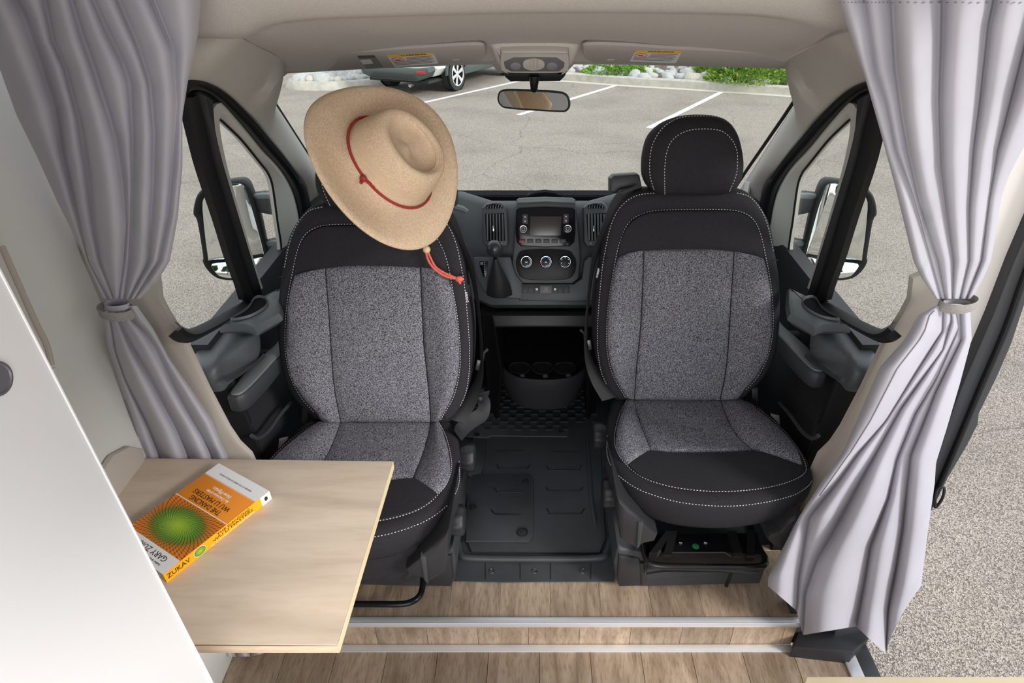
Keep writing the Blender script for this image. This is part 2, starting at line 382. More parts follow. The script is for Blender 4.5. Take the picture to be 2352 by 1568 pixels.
def text(name, s, size, loc, xa, ya, m, parent, ext=0.0002, align='CENTER', shear=0.0, width=None):
    cu = bpy.data.curves.new(name, 'FONT'); cu.body = s; cu.size = size; cu.extrude = ext; cu.align_x = align; cu.align_y = 'CENTER'; cu.shear = shear; cu.resolution_u = 2
    o = bpy.data.objects.new(name, cu); COL.objects.link(o)
    dg = bpy.context.evaluated_depsgraph_get(); me = bpy.data.meshes.new_from_object(o.evaluated_get(dg)); bpy.data.objects.remove(o)
    xa = Vector(xa).normalized(); ya = Vector(ya); ya = (ya - xa * ya.dot(xa)).normalized(); za = xa.cross(ya)
    vs = [v.co.copy() for v in me.vertices]; fs = [tuple(p.vertices) for p in me.polygons]
    if width:
        w = max(v.x for v in vs) - min(v.x for v in vs); kx = width / w
    else: kx = 1
    bpy.data.meshes.remove(me)
    o = obj(name, [Vector(loc) + xa * v.x * kx + ya * v.y + za * v.z for v in vs], fs, m, parent, smooth=False)
    return o
def stitches(name, pxl, trees, parent, dash=0.0055, gap=0.0028, r=0.0011, off=0.0012):
    """dashed seam: the line is laid on the built cushions below it"""
    pts = []
    for x, y in cat([(a, b, 0) for a, b in pxl], 8) and [(q.x, q.y) for q in resample(cat([(a, b, 0) for a, b in pxl], 8), max(12, int(len(pxl) * 14)))]:
        d = ray(x, y).normalized(); best = None
        for t in trees:
            h = t.ray_cast(EYE, d)
            if h[0] is not None and (best is None or h[3] < best[1]): best = (h[0] - d * off, h[3])
        if best: pts.append(best[0])
    if len(pts) < 3: return None
    L = sum((b - a).length for a, b in zip(pts, pts[1:])); n = max(4, int(L / (dash + gap) * 2))
    # half steps: dash occupies even intervals
    P = resample(pts, n * 2); b = MB()
    for i in range(0, len(P) - 2, 4):
        a, c = P[i], P[min(i + 2, len(P) - 1)]
        if (c - a).length > 0.03: continue
        b.tube([a, (a + c) / 2, c], [r * 0.7, r, r * 0.7], 5)
    o = b.build(name, M_thread, parent); o['kind'] = 'stuff'; return o
def tree_of(os_):
    T = []
    for o in os_:
        me = o.data; T.append(BVHTree.FromPolygons([v.co + ORI[o] for v in me.vertices], [tuple(p.vertices) for p in me.polygons]))
    return T
def copy_tree(o, parent=None, mirror=False, dy=0.0):
    c = o.copy(); COL.objects.link(c)
    if o.data and mirror:
        me = o.data.copy()
        for v in me.vertices: v.co.x = -v.co.x
        me.flip_normals(); c.data = me
    if parent is None:
        c.location = (-o.location.x if mirror else o.location.x, o.location.y + dy, o.location.z)
        ORI[c] = Vector(c.location)
    else:
        c.parent = parent; ORI[c] = ORI[parent]
    for ch in list(o.children): copy_tree(ch, c, mirror)
    return c
# ================================================================== SETTING
GP = ((0, 0.04, 1), -0.57)                       # gently falling car park ahead of the van
def G(x, y, h=0.0): return PL(x, y, GP, h)
def gz(x, y): return -0.65 if y < 2 else -0.57 - 0.04 * y
v = [(-40, -40, -.65), (40, -40, -.65), (40, 2, -.65), (-40, 2, -.65), (40, 60, gz(0, 60)), (-40, 60, gz(0, 60))]
tag(obj('ground', v, [(0, 1, 2, 3), (3, 2, 4, 5)], M_asph, smooth=False), kind='structure')
# ---- planked floors: upper cab floor, riser, lower floor
def planks(parent, x0, x1, y0, y1, z, off, w, lens, t=0.006, axis='y', names='plank'):
    k = floor((x0 - off) / w)
    x = off + k * w
    while x < x1:
        a, b = max(x, x0), min(x + w, x1)
        if b - a > 0.01:
            if axis == 'y':
                random.seed(int((x + 50) * 1000)); y = y0 - random.random() * lens * 0.9
                while y < y1:
                    ya, yb = max(y, y0), min(y + lens, y1)
                    if yb - ya > 0.01:
                        vv, ff = bevbox((a + .0004, ya + .0004, z - t), (b - .0004, yb - .0004, z), 0.0008, 1)
                        obj('plank', vv, ff, M_plank, parent)
                    y += lens
            else:
                vv, ff = bevbox((a + .0004, y0, z), (b - .0004, y1, z + lens), 0.0008, 1)
                obj('plank', vv, ff, M_plank, parent)
        x += w
fl = box('floor', (-1.0, -0.45, -0.20), (0.965, 1.126, -0.121), M_plastic2, b=0); tag(fl, kind='structure')
planks(fl, -0.94, 0.945, -0.40, 1.112, -0.115, 0.17, 0.157, 1.1)
fu = box('floor', (-0.93, 1.14, -0.12), (0.93, 2.75, -0.006), M_plastic2, b=0); tag(fu, kind='structure')
planks(fu, -0.93, 0.84, 1.146, 1.42, 0.0, -0.11, 0.157, 1.2)
planks(fu, -0.93, 0.80, 1.130, 1.138, -0.1135, -0.02, 0.157, 0.0975, axis='x')
def ltrim(name, y, z, w, h, x0, x1):
    b = MB(); v1, f1 = bevbox((x0, y, z), (x1, y + w, z + 0.004), 0.0015); b.add(v1, f1)
    v1, f1 = bevbox((x0, y - 0.003, z - h), (x1, y + 0.001, z + 0.004), 0.0012); b.add(v1, f1)
    return tag(b.build(name, M_alu), kind='structure')
ltrim('trim_1', 1.129, 0.000, 0.018, 0.018, -0.93, 0.805)
ltrim('trim_2', 1.108, -0.114, 0.020, 0.006, -0.93, 0.80)
tag(box('trim_3', (0.945, -0.30, -0.125), (0.985, 1.10, -0.108), M_alu, b=0.002), kind='structure')
# black plastic sill below the right curtain
sl = slab('trim_4', [PZ(x, y, -0.06) for x, y in [(1835, 1440), (1990, 1440), (2003, 1450), (1960, 1500), (1823, 1484)]], (0, 0, 1), 0.10, M_plastic, b=0.01); tag(sl, kind='structure')
tag(slab('trim_5', [PY(x, y, 1.16) for x, y in [(1808, 1370), (1850, 1390), (1850, 1470), (1828, 1470)]], (0, -1, 0), 0.05, M_plastic), kind='structure')
tag(box('trim_6', (0.955, 1.00, -0.35), (1.05, 1.30, -0.13), M_plastic, b=0.01), kind='structure')
# ---- walls
def wall_strip(name, m, prof, ys, kind='structure'):
    rows = [[Vector((x, y, z)) for x, z in prof] for y in ys]
    return tag(grid(name, rows, m, thick=0.04, n=(-1, 0, 0) if prof[0][0] < 0 else (1, 0, 0)), kind=kind)
prof = [(-1.02, -0.2), (-1.02, 0.3), (-1.02, 0.8), (-1.02, 1.2), (-1.01, 1.5), (-0.98, 1.7), (-0.90, 1.86), (-0.78, 1.96)]
wl_ = wall_strip('wall_left', M_wall, prof, [-0.3 + 0.16 * i for i in range(11)])
WX = -1.018
rec = [PX(x, y, WX) for x, y in [(19, 560), (19, 600), (80, 737), (100, 780), (112, 812), (116, 836), (112, 850), (92, 846), (70, 812), (-60, 560)]]
slab('wall_panel', rec, (1, 0, 0), 0.012, M_wall, wl_, b=0.008)
tube('panel_groove', cat([PX(x, y, WX + 0.002) for x, y in [(4, 566), (19, 600), (80, 737), (106, 790), (118, 838)]], 5), 0.006, M_beige, wl_)
slab('window_gasket', [PX(x, y, WX + .006) for x, y in [(-40, 60), (0, 150), (14, 172), (30, 215), (46, 275), (24, 262), (2, 228), (-60, 120)]], (1, 0, 0), 0.02, M_rubber, wl_, b=0.006)
disc('screw_cap', PX(128, 855, WX + .003), (1, 0, 0), 0.010, 0.004, M_wall, wl_)
# wheel-side base panel low on the left, below the table
tag(slab('trim_7', [V(-0.93, .4, -.115), V(-0.93, 1.10, -.115), V(-0.93, 1.10, 0.32), V(-0.93, .4, 0.32)], (1, 0, 0), 0.09, M_wall), kind='structure')
# beige patch painting in the shade low on the left wall
tag(slab('wall_shade_patch', [PX(x, y, -1.0) for x, y in [(232, 1090), (262, 1045), (300, 1024), (330, 1030), (345, 1100), (260, 1150)]], (1, 0, 0), 0.02, M_beige, b=0.006), kind='structure')
# ---- pillar trims behind the curtains (both sides)
pp = [(200, 560), (362, 640), (368, 690), (385, 722), (408, 758), (432, 802), (478, 898), (524, 985), (548, 1020), (575, 1046), (600, 1100), (616, 1180), (330, 1200), (140, 400)]
pil = slab('pillar', [PY(x, y, 1.285) for x, y in pp], (0, -1, 0), 0.03, M_beige, b=0.015); pil.name = 'trim_9'; tag(pil, kind='structure')
copy_tree(pil, None, True).name = 'trim_10'
for o in COL.objects:
    if o.name == 'trim_10': o['kind'] = 'structure'
# rear door-opening side on the right: pale post and dark jamb
yj = 1.27
tag(slab('wall_right', [PY(x, y, yj) for x, y in [(2150, -130), (2650, -130), (2400, 440), (2330, 600), (2278, 727), (2210, 887), (2146, 1052), (2100, 1180), (2000, 1180), (2050, 1050), (2160, 780), (2200, 600)]], (0, -1, 0), 0.05, mat('post_cream', (0.70, 0.66, 0.62), 0.6), b=0.012), kind='structure')
jm = slab('trim_11', [PY(x, y, yj - .03) for x, y in [(2640, -120), (2400, 440), (2330, 600), (2280, 727), (2210, 887), (2146, 1052), (2085, 1220), (2060, 1400), (2080, 1400), (2137, 1183), (2178, 1100), (2223, 1024), (2248, 976), (2251, 950), (2290, 871), (2325, 791), (2362, 680), (2460, 450), (2710, -120)]], (0, -1, 0), 0.09, M_plastic2, b=0.006); tag(jm, kind='structure')
tube('seal_ridge', cat([PY(x, y, yj - .036) for x, y in [(2420, 470), (2352, 640), (2310, 757), (2250, 897), (2190, 1040), (2138, 1160)]], 6), 0.007, M_rubber, jm)
tube('latch_ring', cat([PY(x, y, yj - .04) for x, y in [(2148, 1160), (2150, 1130), (2160, 1117), (2169, 1122), (2164, 1145), (2150, 1164)]], 4, True), 0.004, M_plastic, jm, closed=True)
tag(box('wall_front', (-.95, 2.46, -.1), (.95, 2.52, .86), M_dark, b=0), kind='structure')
tag(box('trim_18', (.80, -.5, 1.86), (.98, 1.30, 1.99), M_wall, b=.01), kind='structure')
# ---- headliner
def pyl(lst, y): return [PY(a, b, y) for a, b in lst]
L0 = [PY(*q, y) for q, y in zip([(655, 164), (734, 163), (868, 157), (1100, 148), (1229, 150), (1330, 148), (1544, 151), (1720, 155), (1804, 158)], [1.90, 1.915, 1.925, 1.93, 1.93, 1.93, 1.925, 1.915, 1.90])]
L1 = pyl([(646, 136), (734, 128), (868, 117), (1100, 102), (1229, 100), (1335, 101), (1544, 111), (1700, 119), (1830, 128)], 1.76)
L2 = pyl([(585, 104), (700, 88), (850, 76), (1080, 64), (1229, 61), (1380, 63), (1600, 70), (1750, 78), (1880, 96)], 1.56)
L3 = pyl([(440, 70), (535, 74), (578, 68), (612, 46), (700, 34), (830, 28), (1229, 18), (1640, 20), (1780, 28), (1850, 42), (1880, 54), (1960, 56)], 1.42)
L4 = pyl([(440, 86), (535, 90), (578, 84), (612, 60), (700, 48), (830, 41), (1229, 31), (1640, 33), (1780, 42), (1850, 56), (1880, 68), (1960, 70)], 1.37)
L5 = pyl([(440, 70), (535, 66), (612, 46), (830, 30), (1229, 20), (1640, 24), (1850, 40), (1960, 52)], 1.335)
L6 = pyl([(425, 10), (830, -20), (1229, -26), (1640, -22), (1975, 0)], 1.29)
L7 = [V(-0.78, 1.27, 1.74), V(0, 1.26, 1.76), V(0.78, 1.27, 1.74)]
L8 = [V(-0.80, 1.20, 1.86), V(0, 1.2, 1.88), V(0.80, 1.20, 1.86)]
L9 = [V(-0.80, -0.5, 1.97), V(0, -0.5, 2.0), V(0.80, -0.5, 1.97)]
def wide(r, dx, dz): return [r[0] + V(-dx, 0, dz)] + r + [r[-1] + V(dx, 0, dz)]
L1 = wide(L1, .05, .01); L2 = wide(L2, .12, .02); L3 = wide(L3, .10, .02)
rows = [resample(cat(r, 6), 61) for r in (L0, L1, L2, L3, L4, L5, L6, L7, L8, L9)]
# smooth extra rows
fine = []
for a, b in zip(rows[:3], rows[1:4]): fine += [a] + [[p.lerp(q, t) for p, q in zip(a, b)] for t in (0.34, 0.67)]
fine += rows[3:]
ceil = tag(grid('ceiling', fine, M_liner, thick=0.012, n=(0, 0.3, 1), sharp=50), kind='structure')
# windscreen header strip above the glass
WPL = plane((0, 1.95, 1.42), (0, -0.54, -0.45))
def WP(x, y, h=0.0): return PL(x, y, WPL, h)
WT = [(604, 184), (627, 184), (640, 178), (652, 169), (734, 164), (868, 157), (1100, 148), (1132, 148), (1143, 168), (1300, 168), (1319, 147), (1391, 146), (1544, 151), (1720, 155), (1804, 157), (1818, 160), (1827, 168), (1846, 168), (1854, 170)]
top1 = [WP(x, y, 0.012) for x, y in WT]; top0 = [WP(x, y - 22, 0.03) for x, y in WT]
tag(grid('trim_12', [top0, top1, [p + V(0, .03, -.005) for p in top1]], M_visor), kind='structure')
# glass pane
wg = slab('window_1', [WP(x, y, -.012) for x, y in [(596, 120), (1866, 112), (1850, 190), (1700, 452), (758, 452), (608, 215)]], WPL[0], 0.004, M_glass, b=0); tag(wg, kind='structure')
for a in ([(612, 190), (616, 213), (650, 266), (693, 333), (735, 398), (775, 460)], [(1846, 172), (1845, 200), (1800, 268), (1755, 333), (1714, 392), (1676, 450)]):
    tube('glass_seal', [WP(x, y, .0) for x, y in a], 0.006, M_rubber, wg)
# ---- side cheeks and windscreen pillars
C0 = [(420, 176), (434, 184), (452, 186), (476, 191), (504, 204), (530, 223), (560, 251), (591, 281), (617, 312), (645, 346), (675, 386), (693, 409), (704, 433), (712, 470), (716, 500)]
DPn = V(1, 0, -0.23).normalized(); DPL = (DPn, -1.0555 / V(1, 0, -0.23).length)
def DP(x, y, h=0.0): return PL(x, y, DPL, h)
C1 = [PY(425, 66, 1.40), PY(530, 78, 1.43), PY(585, 104, 1.56), PY(646, 136, 1.76), PY(652, 160, 1.88)] + [WP(x, y, .004) for x, y in [(612, 186), (612, 203), (630, 235), (652, 269), (672, 300), (695, 336), (718, 372), (738, 404), (765, 445), (790, 485)]]
c0 = resample(cat([DP(x, y, .012) for x, y in C0], 5), 46); c1 = resample(cat(C1, 5), 46)
rows = []
for k in range(9):
    t = k / 8; r = []
    for i in range(46):
        p = c0[i].lerp(c1[i], t); bul = sin(pi * t) * 0.022 * (0.2 if i < 14 else 1) * (1 if i > 8 else i / 8)
        r.append(p + V(bul, -bul * 0.6, 0))
    rows.append(r)
chk = grid('cheek', rows, M_liner if False else mat('pillar_felt', (0.46, 0.435, 0.395), 0.9, noise=0.06, nscale=200, spec=0.1), thick=0.004, n=(-1, .3, 0)); chk.name = 'trim_13'; tag(chk, kind='structure')
tube('grab_handle', cat([WP(x, y, h) for x, y, h in [(640, 300, .03), (648, 292, .05), (665, 315, .055), (690, 352, .055), (700, 372, .045), (692, 378, .02)]], 5), 0.011, M_cream, chk)
slab('airbag_cover', [c0[40].lerp(c1[40], t) + V(.03, -.03, dz) for t, dz in ((.35, .05), (.6, .05), (.6, -.03), (.35, -.03))], (1, -1, .2), .01, M_cream, chk, b=.004)
c_ = copy_tree(chk, None, True); c_.name = 'trim_14'

# ================================================================== CAB DOORS (left built, right mirrored)
def build_door():
    d = thing('door_1', (-0.86, 1.9, 0.0), None, None, kind='structure')
    OUT = [(426, 190), (434, 184), (452, 184), (476, 189), (504, 202), (530, 221), (560, 249), (591, 279), (617, 310), (645, 344), (675, 384), (693, 407), (705, 431), (713, 468), (722, 520)]
    INN = [(426, 236), (430, 214), (452, 206), (478, 212), (500, 226), (520, 243), (534, 258), (569, 299), (606, 344), (639, 379), (658, 405), (675, 438), (684, 468), (690, 500), (696, 540)]
    o = [DP(x, y, .014) for x, y in OUT]; i_ = [DP(x, y, .006) for x, y in INN]
    o = resample(cat(o, 4), 50); i_ = resample(cat(i_, 4), 50)
    mid = [a.lerp(b, .5) + DPn * .006 for a, b in zip(o, i_)]
    q1 = [a.lerp(b, .25) + DPn * .008 for a, b in zip(o, i_)]; q3 = [a.lerp(b, .62) - DPn * .004 for a, b in zip(o, i_)]
    grid('weatherstrip', [o, q1, mid, q3, i_], M_rubber, d, thick=.02, n=-DPn)
    # pressed inner frame around the fixed quarter glass
    FO = [(485, 290), (485, 268), (487, 255), (495, 242), (506, 235), (516, 238), (534, 256), (569, 297), (606, 342), (639, 377), (659, 404), (676, 436), (686, 468), (692, 510), (698, 560), (700, 600), (696, 640), (660, 668), (600, 684), (591, 656), (552, 530), (513, 405), (493, 338)]
    FI = [(500, 300), (497, 285), (497, 276), (498, 271), (501, 272), (507, 277), (521, 290), (552, 320), (584, 359), (604, 384), (612, 394), (623, 420), (630, 464), (636, 510), (641, 540), (645, 573), (641, 602), (628, 628), (604, 648), (595, 652), (573, 589), (528, 433), (508, 344)]
    a = [DP(x, y, .0) for x, y in FO]; b = [DP(x, y, -.020) for x, y in FI]
    m1 = [p.lerp(q, .55) + DPn * .012 for p, q in zip(a, b)]
    R = [resample(cat(r, 3, True), 80, True) for r in (a, m1, b, [q - DPn * .012 for q in b], [p - DPn * .02 for p in a])]
    mb = MB(); mb.rings(R + [R[0]], False, False); mb.build('quarter_window_frame', M_cream, d)
    g = slab('quarter_glass', [q - DPn * .008 for q in b], DPn, .003, M_glass, d, b=0)
    tube('glass_seal', resample(cat([q + DPn * .002 for q in b], 3, True), 80, True), .0035, M_rubber, g, closed=True)
    slab('corner_seal', [DP(x, y, -.006) for x, y in [(424, 190), (434, 190), (476, 196), (504, 210), (528, 232), (524, 246), (508, 232), (494, 238), (485, 252), (484, 300), (458, 310), (424, 240)]], DPn, .012, M_rubber, d, b=.002)
    # black post between quarter glass and sliding glass
    for nm, Lp, Rp, h0, m in (('divider_post', [(426, 225), (454, 344), (469, 400), (504, 508), (530, 595), (552, 655), (562, 690)], [(452, 206), (476, 300), (490, 368), (524, 480), (556, 590), (576, 650), (588, 690)], .0, M_rubber),
                              ('divider_channel', [(456, 215), (478, 300), (494, 372), (528, 485), (560, 590), (580, 650), (590, 688)], [(484, 232), (489, 310), (497, 345), (515, 405), (552, 525), (588, 640), (602, 684)], .012, M_plastic)):
        l = resample(cat([DP(x, y, h0) for x, y in Lp], 4), 24); r = resample(cat([DP(x, y, h0 + .004) for x, y in Rp], 4), 24)
        m_ = [p.lerp(q, .5) + DPn * .012 for p, q in zip(l, r)]
        grid(nm, [l, [p.lerp(q, .2) + DPn * .010 for p, q in zip(l, r)], m_, [p.lerp(q, .6) + DPn * .002 for p, q in zip(l, r)], [p.lerp(q, .85) + DPn * .008 for p, q in zip(l, r)], r], m, d, thick=.018, n=-DPn)
    g = slab('side_glass', [DP(x, y, -.014) for x, y in [(330, 120), (440, 190), (490, 400), (560, 640), (580, 690), (446, 762), (425, 760), (396, 735), (355, 690), (300, 500)]], DPn, .004, M_glass, d, b=0)
    # rubber along the lower glass edge
    S = [(600, 680), (577, 688), (540, 707), (490, 735), (446, 755), (427, 753), (414, 746), (408, 740)]
    T = [(606, 692), (586, 702), (550, 722), (505, 748), (458, 772), (436, 775), (422, 770), (410, 760)]
    s_ = resample(cat([DP(x, y, .0) for x, y in S], 4), 40); t_ = resample(cat([DP(x, y, .02) for x, y in T], 4), 40)
    grid('glass_run_seal', [s_, [p.lerp(q, .5) + DPn * .010 for p, q in zip(s_, t_)], t_, [p - DPn * .02 + V(0, 0, -.02) for p in t_]], M_rubber, d, thick=.008, n=-DPn)
    # upper ledge with a recessed cup pocket (top faces up)
    led = [PZ(x, y, .865) for x, y in [(586, 688), (601, 676), (630, 662), (648, 655), (650, 690), (645, 716), (600, 740), (585, 752), (560, 742), (520, 742), (500, 745), (530, 722)]]
    slab('door_ledge', led, (0, 0, 1), .045, M_pad if False else mat('ledge_plastic', (0.078, 0.090, 0.095), .45, bump=.2, bscale=500), d, b=.018)
    pk = [PZ(x, y, .868) for x, y in [(533, 732), (560, 716), (574, 703), (583, 688), (594, 682), (608, 685), (614, 694), (610, 704), (598, 714), (575, 726), (550, 732)]]
    pc = sum(pk, Vector()) / len(pk); lp = resample(cat(pk, 3, True), 40, True)
    mb = MB(); mb.rings([[pc + (p - pc) * 1.10 for p in lp], [pc + (p - pc) * 1.03 + V(0, 0, .006) for p in lp], lp, [pc + (p - pc) * .9 - V(0, 0, .05) for p in lp]], False, True)
    mb.build('cup_pocket', MATS['ledge_plastic'], d)
    slab('pocket_floor', [pc + (p - pc) * .93 + V(0, 0, -.0005) for p in lp], (0, 0, 1), .002, M_dark, d, b=0)
    # elbow rest
    E = pxs([(460, 779), (480, 756), (499, 741), (528, 733), (566, 732), (586, 743), (590, 762), (569, 790), (540, 812), (512, 832), (493, 852), (464, 856), (450, 846), (446, 812)], ((0, 0, 1), .80), 0, 4)
    puff('elbow_rest', E, (0, 0, 1), [(0, -.075, .88), (0, -.055, .96), (0, -.032, 1), (0, -.012, 1), (0, .002, .96), (0, .010, .87), (0, .013, .7), (0, .014, .4)], MATS['ledge_plastic'], d, sharp=60)
    # door body
    prof = [(-0.875, .83), (-0.87, .80), (-0.87, .70), (-0.86, .58), (-0.82, .54), (-0.82, .42), (-.84, .30), (-.82, .22), (-.82, .05), (-.88, .02)]
    rows = [[V(x - (.03 if y > 2.2 else 0), y, z) for x, z in prof] for y in (1.40, 1.5, 1.7, 1.9, 2.1, 2.3, 2.45)]
    grid('door_panel', rows, M_plastic, d, thick=.05, n=(-1, 0, 0), sharp=60)
    tube('door_pull', cat([PX(x, y, -.785) for x, y in [(522, 872), (536, 866), (545, 862), (570, 844), (592, 830), (606, 816)]], 4), .006, M_plastic2, d)
    tube('pocket_rim', cat([PX(x, y, -.77) for x, y in [(578, 1000), (590, 1006), (602, 1002), (620, 985), (645, 950), (668, 925)]], 4), .006, M_plastic2, d)
    slab('door_shut_face', [V(-.84, 1.395, .74), V(-.90, 1.395, .80), V(-.92, 1.395, 0), V(-.80, 1.395, 0)], (0, -1, 0), .02, M_rubber, d)
    # outer skin of the door
    rows = [[V(-.93 - .02 * k, y, z) for k, z in ((0, .74), (1, .6), (1.4, .3), (1.2, .0), (.8, -.2))] for y in (1.38, 1.8, 2.2, 2.5)]
    grid('outer_skin', rows, M_carw, d, thick=.01, n=(-1, 0, 0))
    return d
D1 = build_door(); D2 = copy_tree(D1, None, True); D2.name = 'door_2'
# ================================================================== DASHBOARD
DA = plane((0, 2.10, .93), (0, -.33, .15)); DN = DA[0]
def D(x, y, h=0.0): return PL(x, y, DA, h)
dash = thing('dashboard', (0.0, 2.3, 0.0), 'wide charcoal dashboard with radio and heater dials behind the two seats', 'dashboard')
rows = []
for x in [-.84, -.7, -.45, -.28, -.16, .0, .2, .34, .5, .7, .84]:
    k = 1.0 if -.2 < x < .27 else 0.0
    rows.append([V(x, y + (0.10 if (k < .5 and j > 0) else 0), z) for j, (y, z) in enumerate([(2.34, .87), (2.25, .915), (2.17, .945), (2.125, .935), (2.06, .80), (1.985, .62), (2.04, .575), (2.3, .50), (2.45, .45)])])
grid('dash_body', rows, M_dash, dash, thick=.02, n=(0, .3, -.2), sharp=60)
slab('cowl_shelf', [V(-.80, 2.36, .868), V(.80, 2.36, .868), V(.80, 2.26, .885), V(-.80, 2.26, .885)], (0, 0, 1), .03, M_rubber, dash, b=.008)
puff('dash_hump', [WP(x, y, .10) for x, y in [(1208, 452), (1213, 445), (1232, 440), (1252, 438), (1272, 440), (1290, 446), (1296, 452)]], (0, -.4, 1), [(0, -.03), (0, -.006), (.006, 0)], M_plastic, dash)
slab('stack_column', [D(x, y, .03) for x, y in [(1186, 458), (1192, 454), (1252, 451), (1316, 454), (1322, 458), (1332, 560), (1334, 600), (1330, 640), (1315, 652), (1195, 652), (1180, 640), (1176, 600), (1180, 560)]], DN, .07, M_dash, dash, b=.012)
tp = slab('top_pad', [D(x, y, .036) for x, y in [(1191, 455), (1252, 452), (1315, 454), (1321, 466), (1252, 463), (1188, 466)]], DN, .03, M_pad, dash, b=.004)
# radio
rd = slab('radio', [D(x, y, .040) for x, y in [(1186, 480), (1190, 477), (1252, 474), (1316, 477), (1321, 480), (1322, 535), (1319, 556), (1309, 565), (1252, 568), (1196, 565), (1187, 556), (1184, 535)]], DN, .02, M_gloss, dash, b=.004)
slab('radio_screen', [D(x, y, .0425) for x, y in [(1218, 497), (1290, 497), (1288, 541), (1217, 541)]], DN, .002, mat('screen_glass', (0.035, 0.03, 0.03), .25), rd, b=.0006)
for a in ((1200, 492, 1212, 514), (1294, 491, 1306, 513)):
    bt = slab('radio_button_strip', [D(x, y, .043) for x, y in [(a[0], a[1]), (a[2], a[1]), (a[2], a[3]), (a[0], a[3])]], DN, .003, M_plastic2, rd, b=.001)
    for yy in (a[1] + 6, a[1] + 16):
        disc('button_icon', D((a[0] + a[2]) / 2, yy, .0436), DN, .0024, .0004, M_icon, bt, seg=8, b=0)
for kx, ky in ((1202, 526), (1304, 525)):
    kn = disc('radio_knob', D(kx, ky, .060), DN, .0155, .02, M_plastic, rd, b=.003)
    tube('knob_ring', ring_out(D(kx, ky, .061), DN, .0115, 28), .0011, M_chrome, kn, closed=True, seg=5)
    tube('knob_ring', ring_out(D(kx, ky, .0605), DN, .0055, 20), .0006, M_icon, kn, closed=True, seg=5)
for k in range(6):
    xx = lerp(1199, 1293, k / 5.0)
    slab('radio_key', [D(x, y, .044) for x, y in [(xx - 7, 549), (xx + 7, 549), (xx + 7, 558), (xx - 7, 558)]], DN, .003, M_plastic2 if k else mat('key_red', (.12, .01, .01), .4), rd, b=.001)
    slab('key_mark', [D(x, y, .0446) for x, y in [(xx - 3.5, 553), (xx + 3.5, 553), (xx + 3.5, 554.2), (xx - 3.5, 554.2)]], DN, .0003, M_inkg if k else M_lampred, rd, b=0)
# heater panel
hp = slab('heater_panel', [D(x, y, .042) for x, y in cat([(1201, 576, 0), (1252, 573, 0), (1304, 576, 0), (1318, 588, 0), (1324, 606, 0), (1318, 630, 0), (1302, 641, 0), (1252, 644, 0), (1208, 641, 0), (1192, 631, 0), (1185, 606, 0), (1189, 588, 0)], 4, True) and [(q.x, q.y) for q in cat([(1201, 576, 0), (1252, 573, 0), (1304, 576, 0), (1318, 588, 0), (1324, 606, 0), (1318, 630, 0), (1302, 641, 0), (1252, 644, 0), (1208, 641, 0), (1192, 631, 0), (1185, 606, 0), (1189, 588, 0)], 4, True)]], DN, .015, M_gloss, dash, b=.003); hp.data.materials[0] = mat('satin_black', (.009, .009, .010), .4, spec=.2)
for n_, (kx, ky) in enumerate(((1209, 601), (1254, 601), (1298, 601))):
    dl = disc('heater_dial', D(kx, ky, .060), DN, .0215, .02, MATS['satin_black'], hp, b=.003)
    tube('dial_ring', ring_out(D(kx, ky, .0615), DN, .0185, 36), .0009, M_chrome, dl, closed=True, seg=5)
    ring = ring_out(D(kx, ky, .061), DN, .0145, 40)
    if n_ < 2:
        tube('dial_scale', ring[4:22], .0012, M_icon, dl, seg=5)
        if n_: tube('dial_scale_blue', ring[22:30], .0012, M_blue, dl, seg=5); tube('dial_scale_red', ring[30:38], .0012, M_inkr, dl, seg=5)
        slab('dial_mark', [D(kx + a, ky + 1 + b, .0606) for a, b in ((-2.5, -1), (2.5, -1), (2.5, 1), (-2.5, 1))], DN, .0004, M_icon, dl, b=0)
    else:
        for k in range(5):
            a = radians(200 - k * 55)
            disc('dial_mark', D(kx + 9 * cos(a), ky - 9 * sin(a), .0606), DN, .0020, .0004, M_icon, dl, seg=6, b=0)
# switch row
sw = slab('switch_row', [D(x, y, .034) for x, y in [(1197, 655), (1252, 654), (1311, 655), (1310, 668), (1306, 674), (1252, 675), (1203, 674), (1198, 669)]], DN, .01, M_dark, dash, b=.002)
ed = [1199, 1212, 1226, 1240, 1268, 1282, 1296, 1309]
for k in range(7):
    a, b = ed[k] + .7, ed[k + 1] - .7
    sx = slab('switch', [D(x, y, .038) for x, y in [(a, 656), (b, 656), (b, 673), (a, 673)]], DN, .006, mat('hazard_grey', (.10, .10, .095), .5) if k == 3 else M_plastic, sw, b=.0012)
    c = (a + b) / 2
    if k == 3: tube('switch_mark', [D(c - 4, 667, .0386), D(c, 660, .0386), D(c + 4, 667, .0386)], .0006, M_icon, sx, closed=True, seg=5)
    if k in (2, 4): slab('switch_mark', [D(c + i, 664 + j, .0386) for i, j in ((-2.5, -2), (2.5, -2), (2.5, 2.4), (-2.5, 2.4))], DN, .0003, M_icon, sx, b=0)
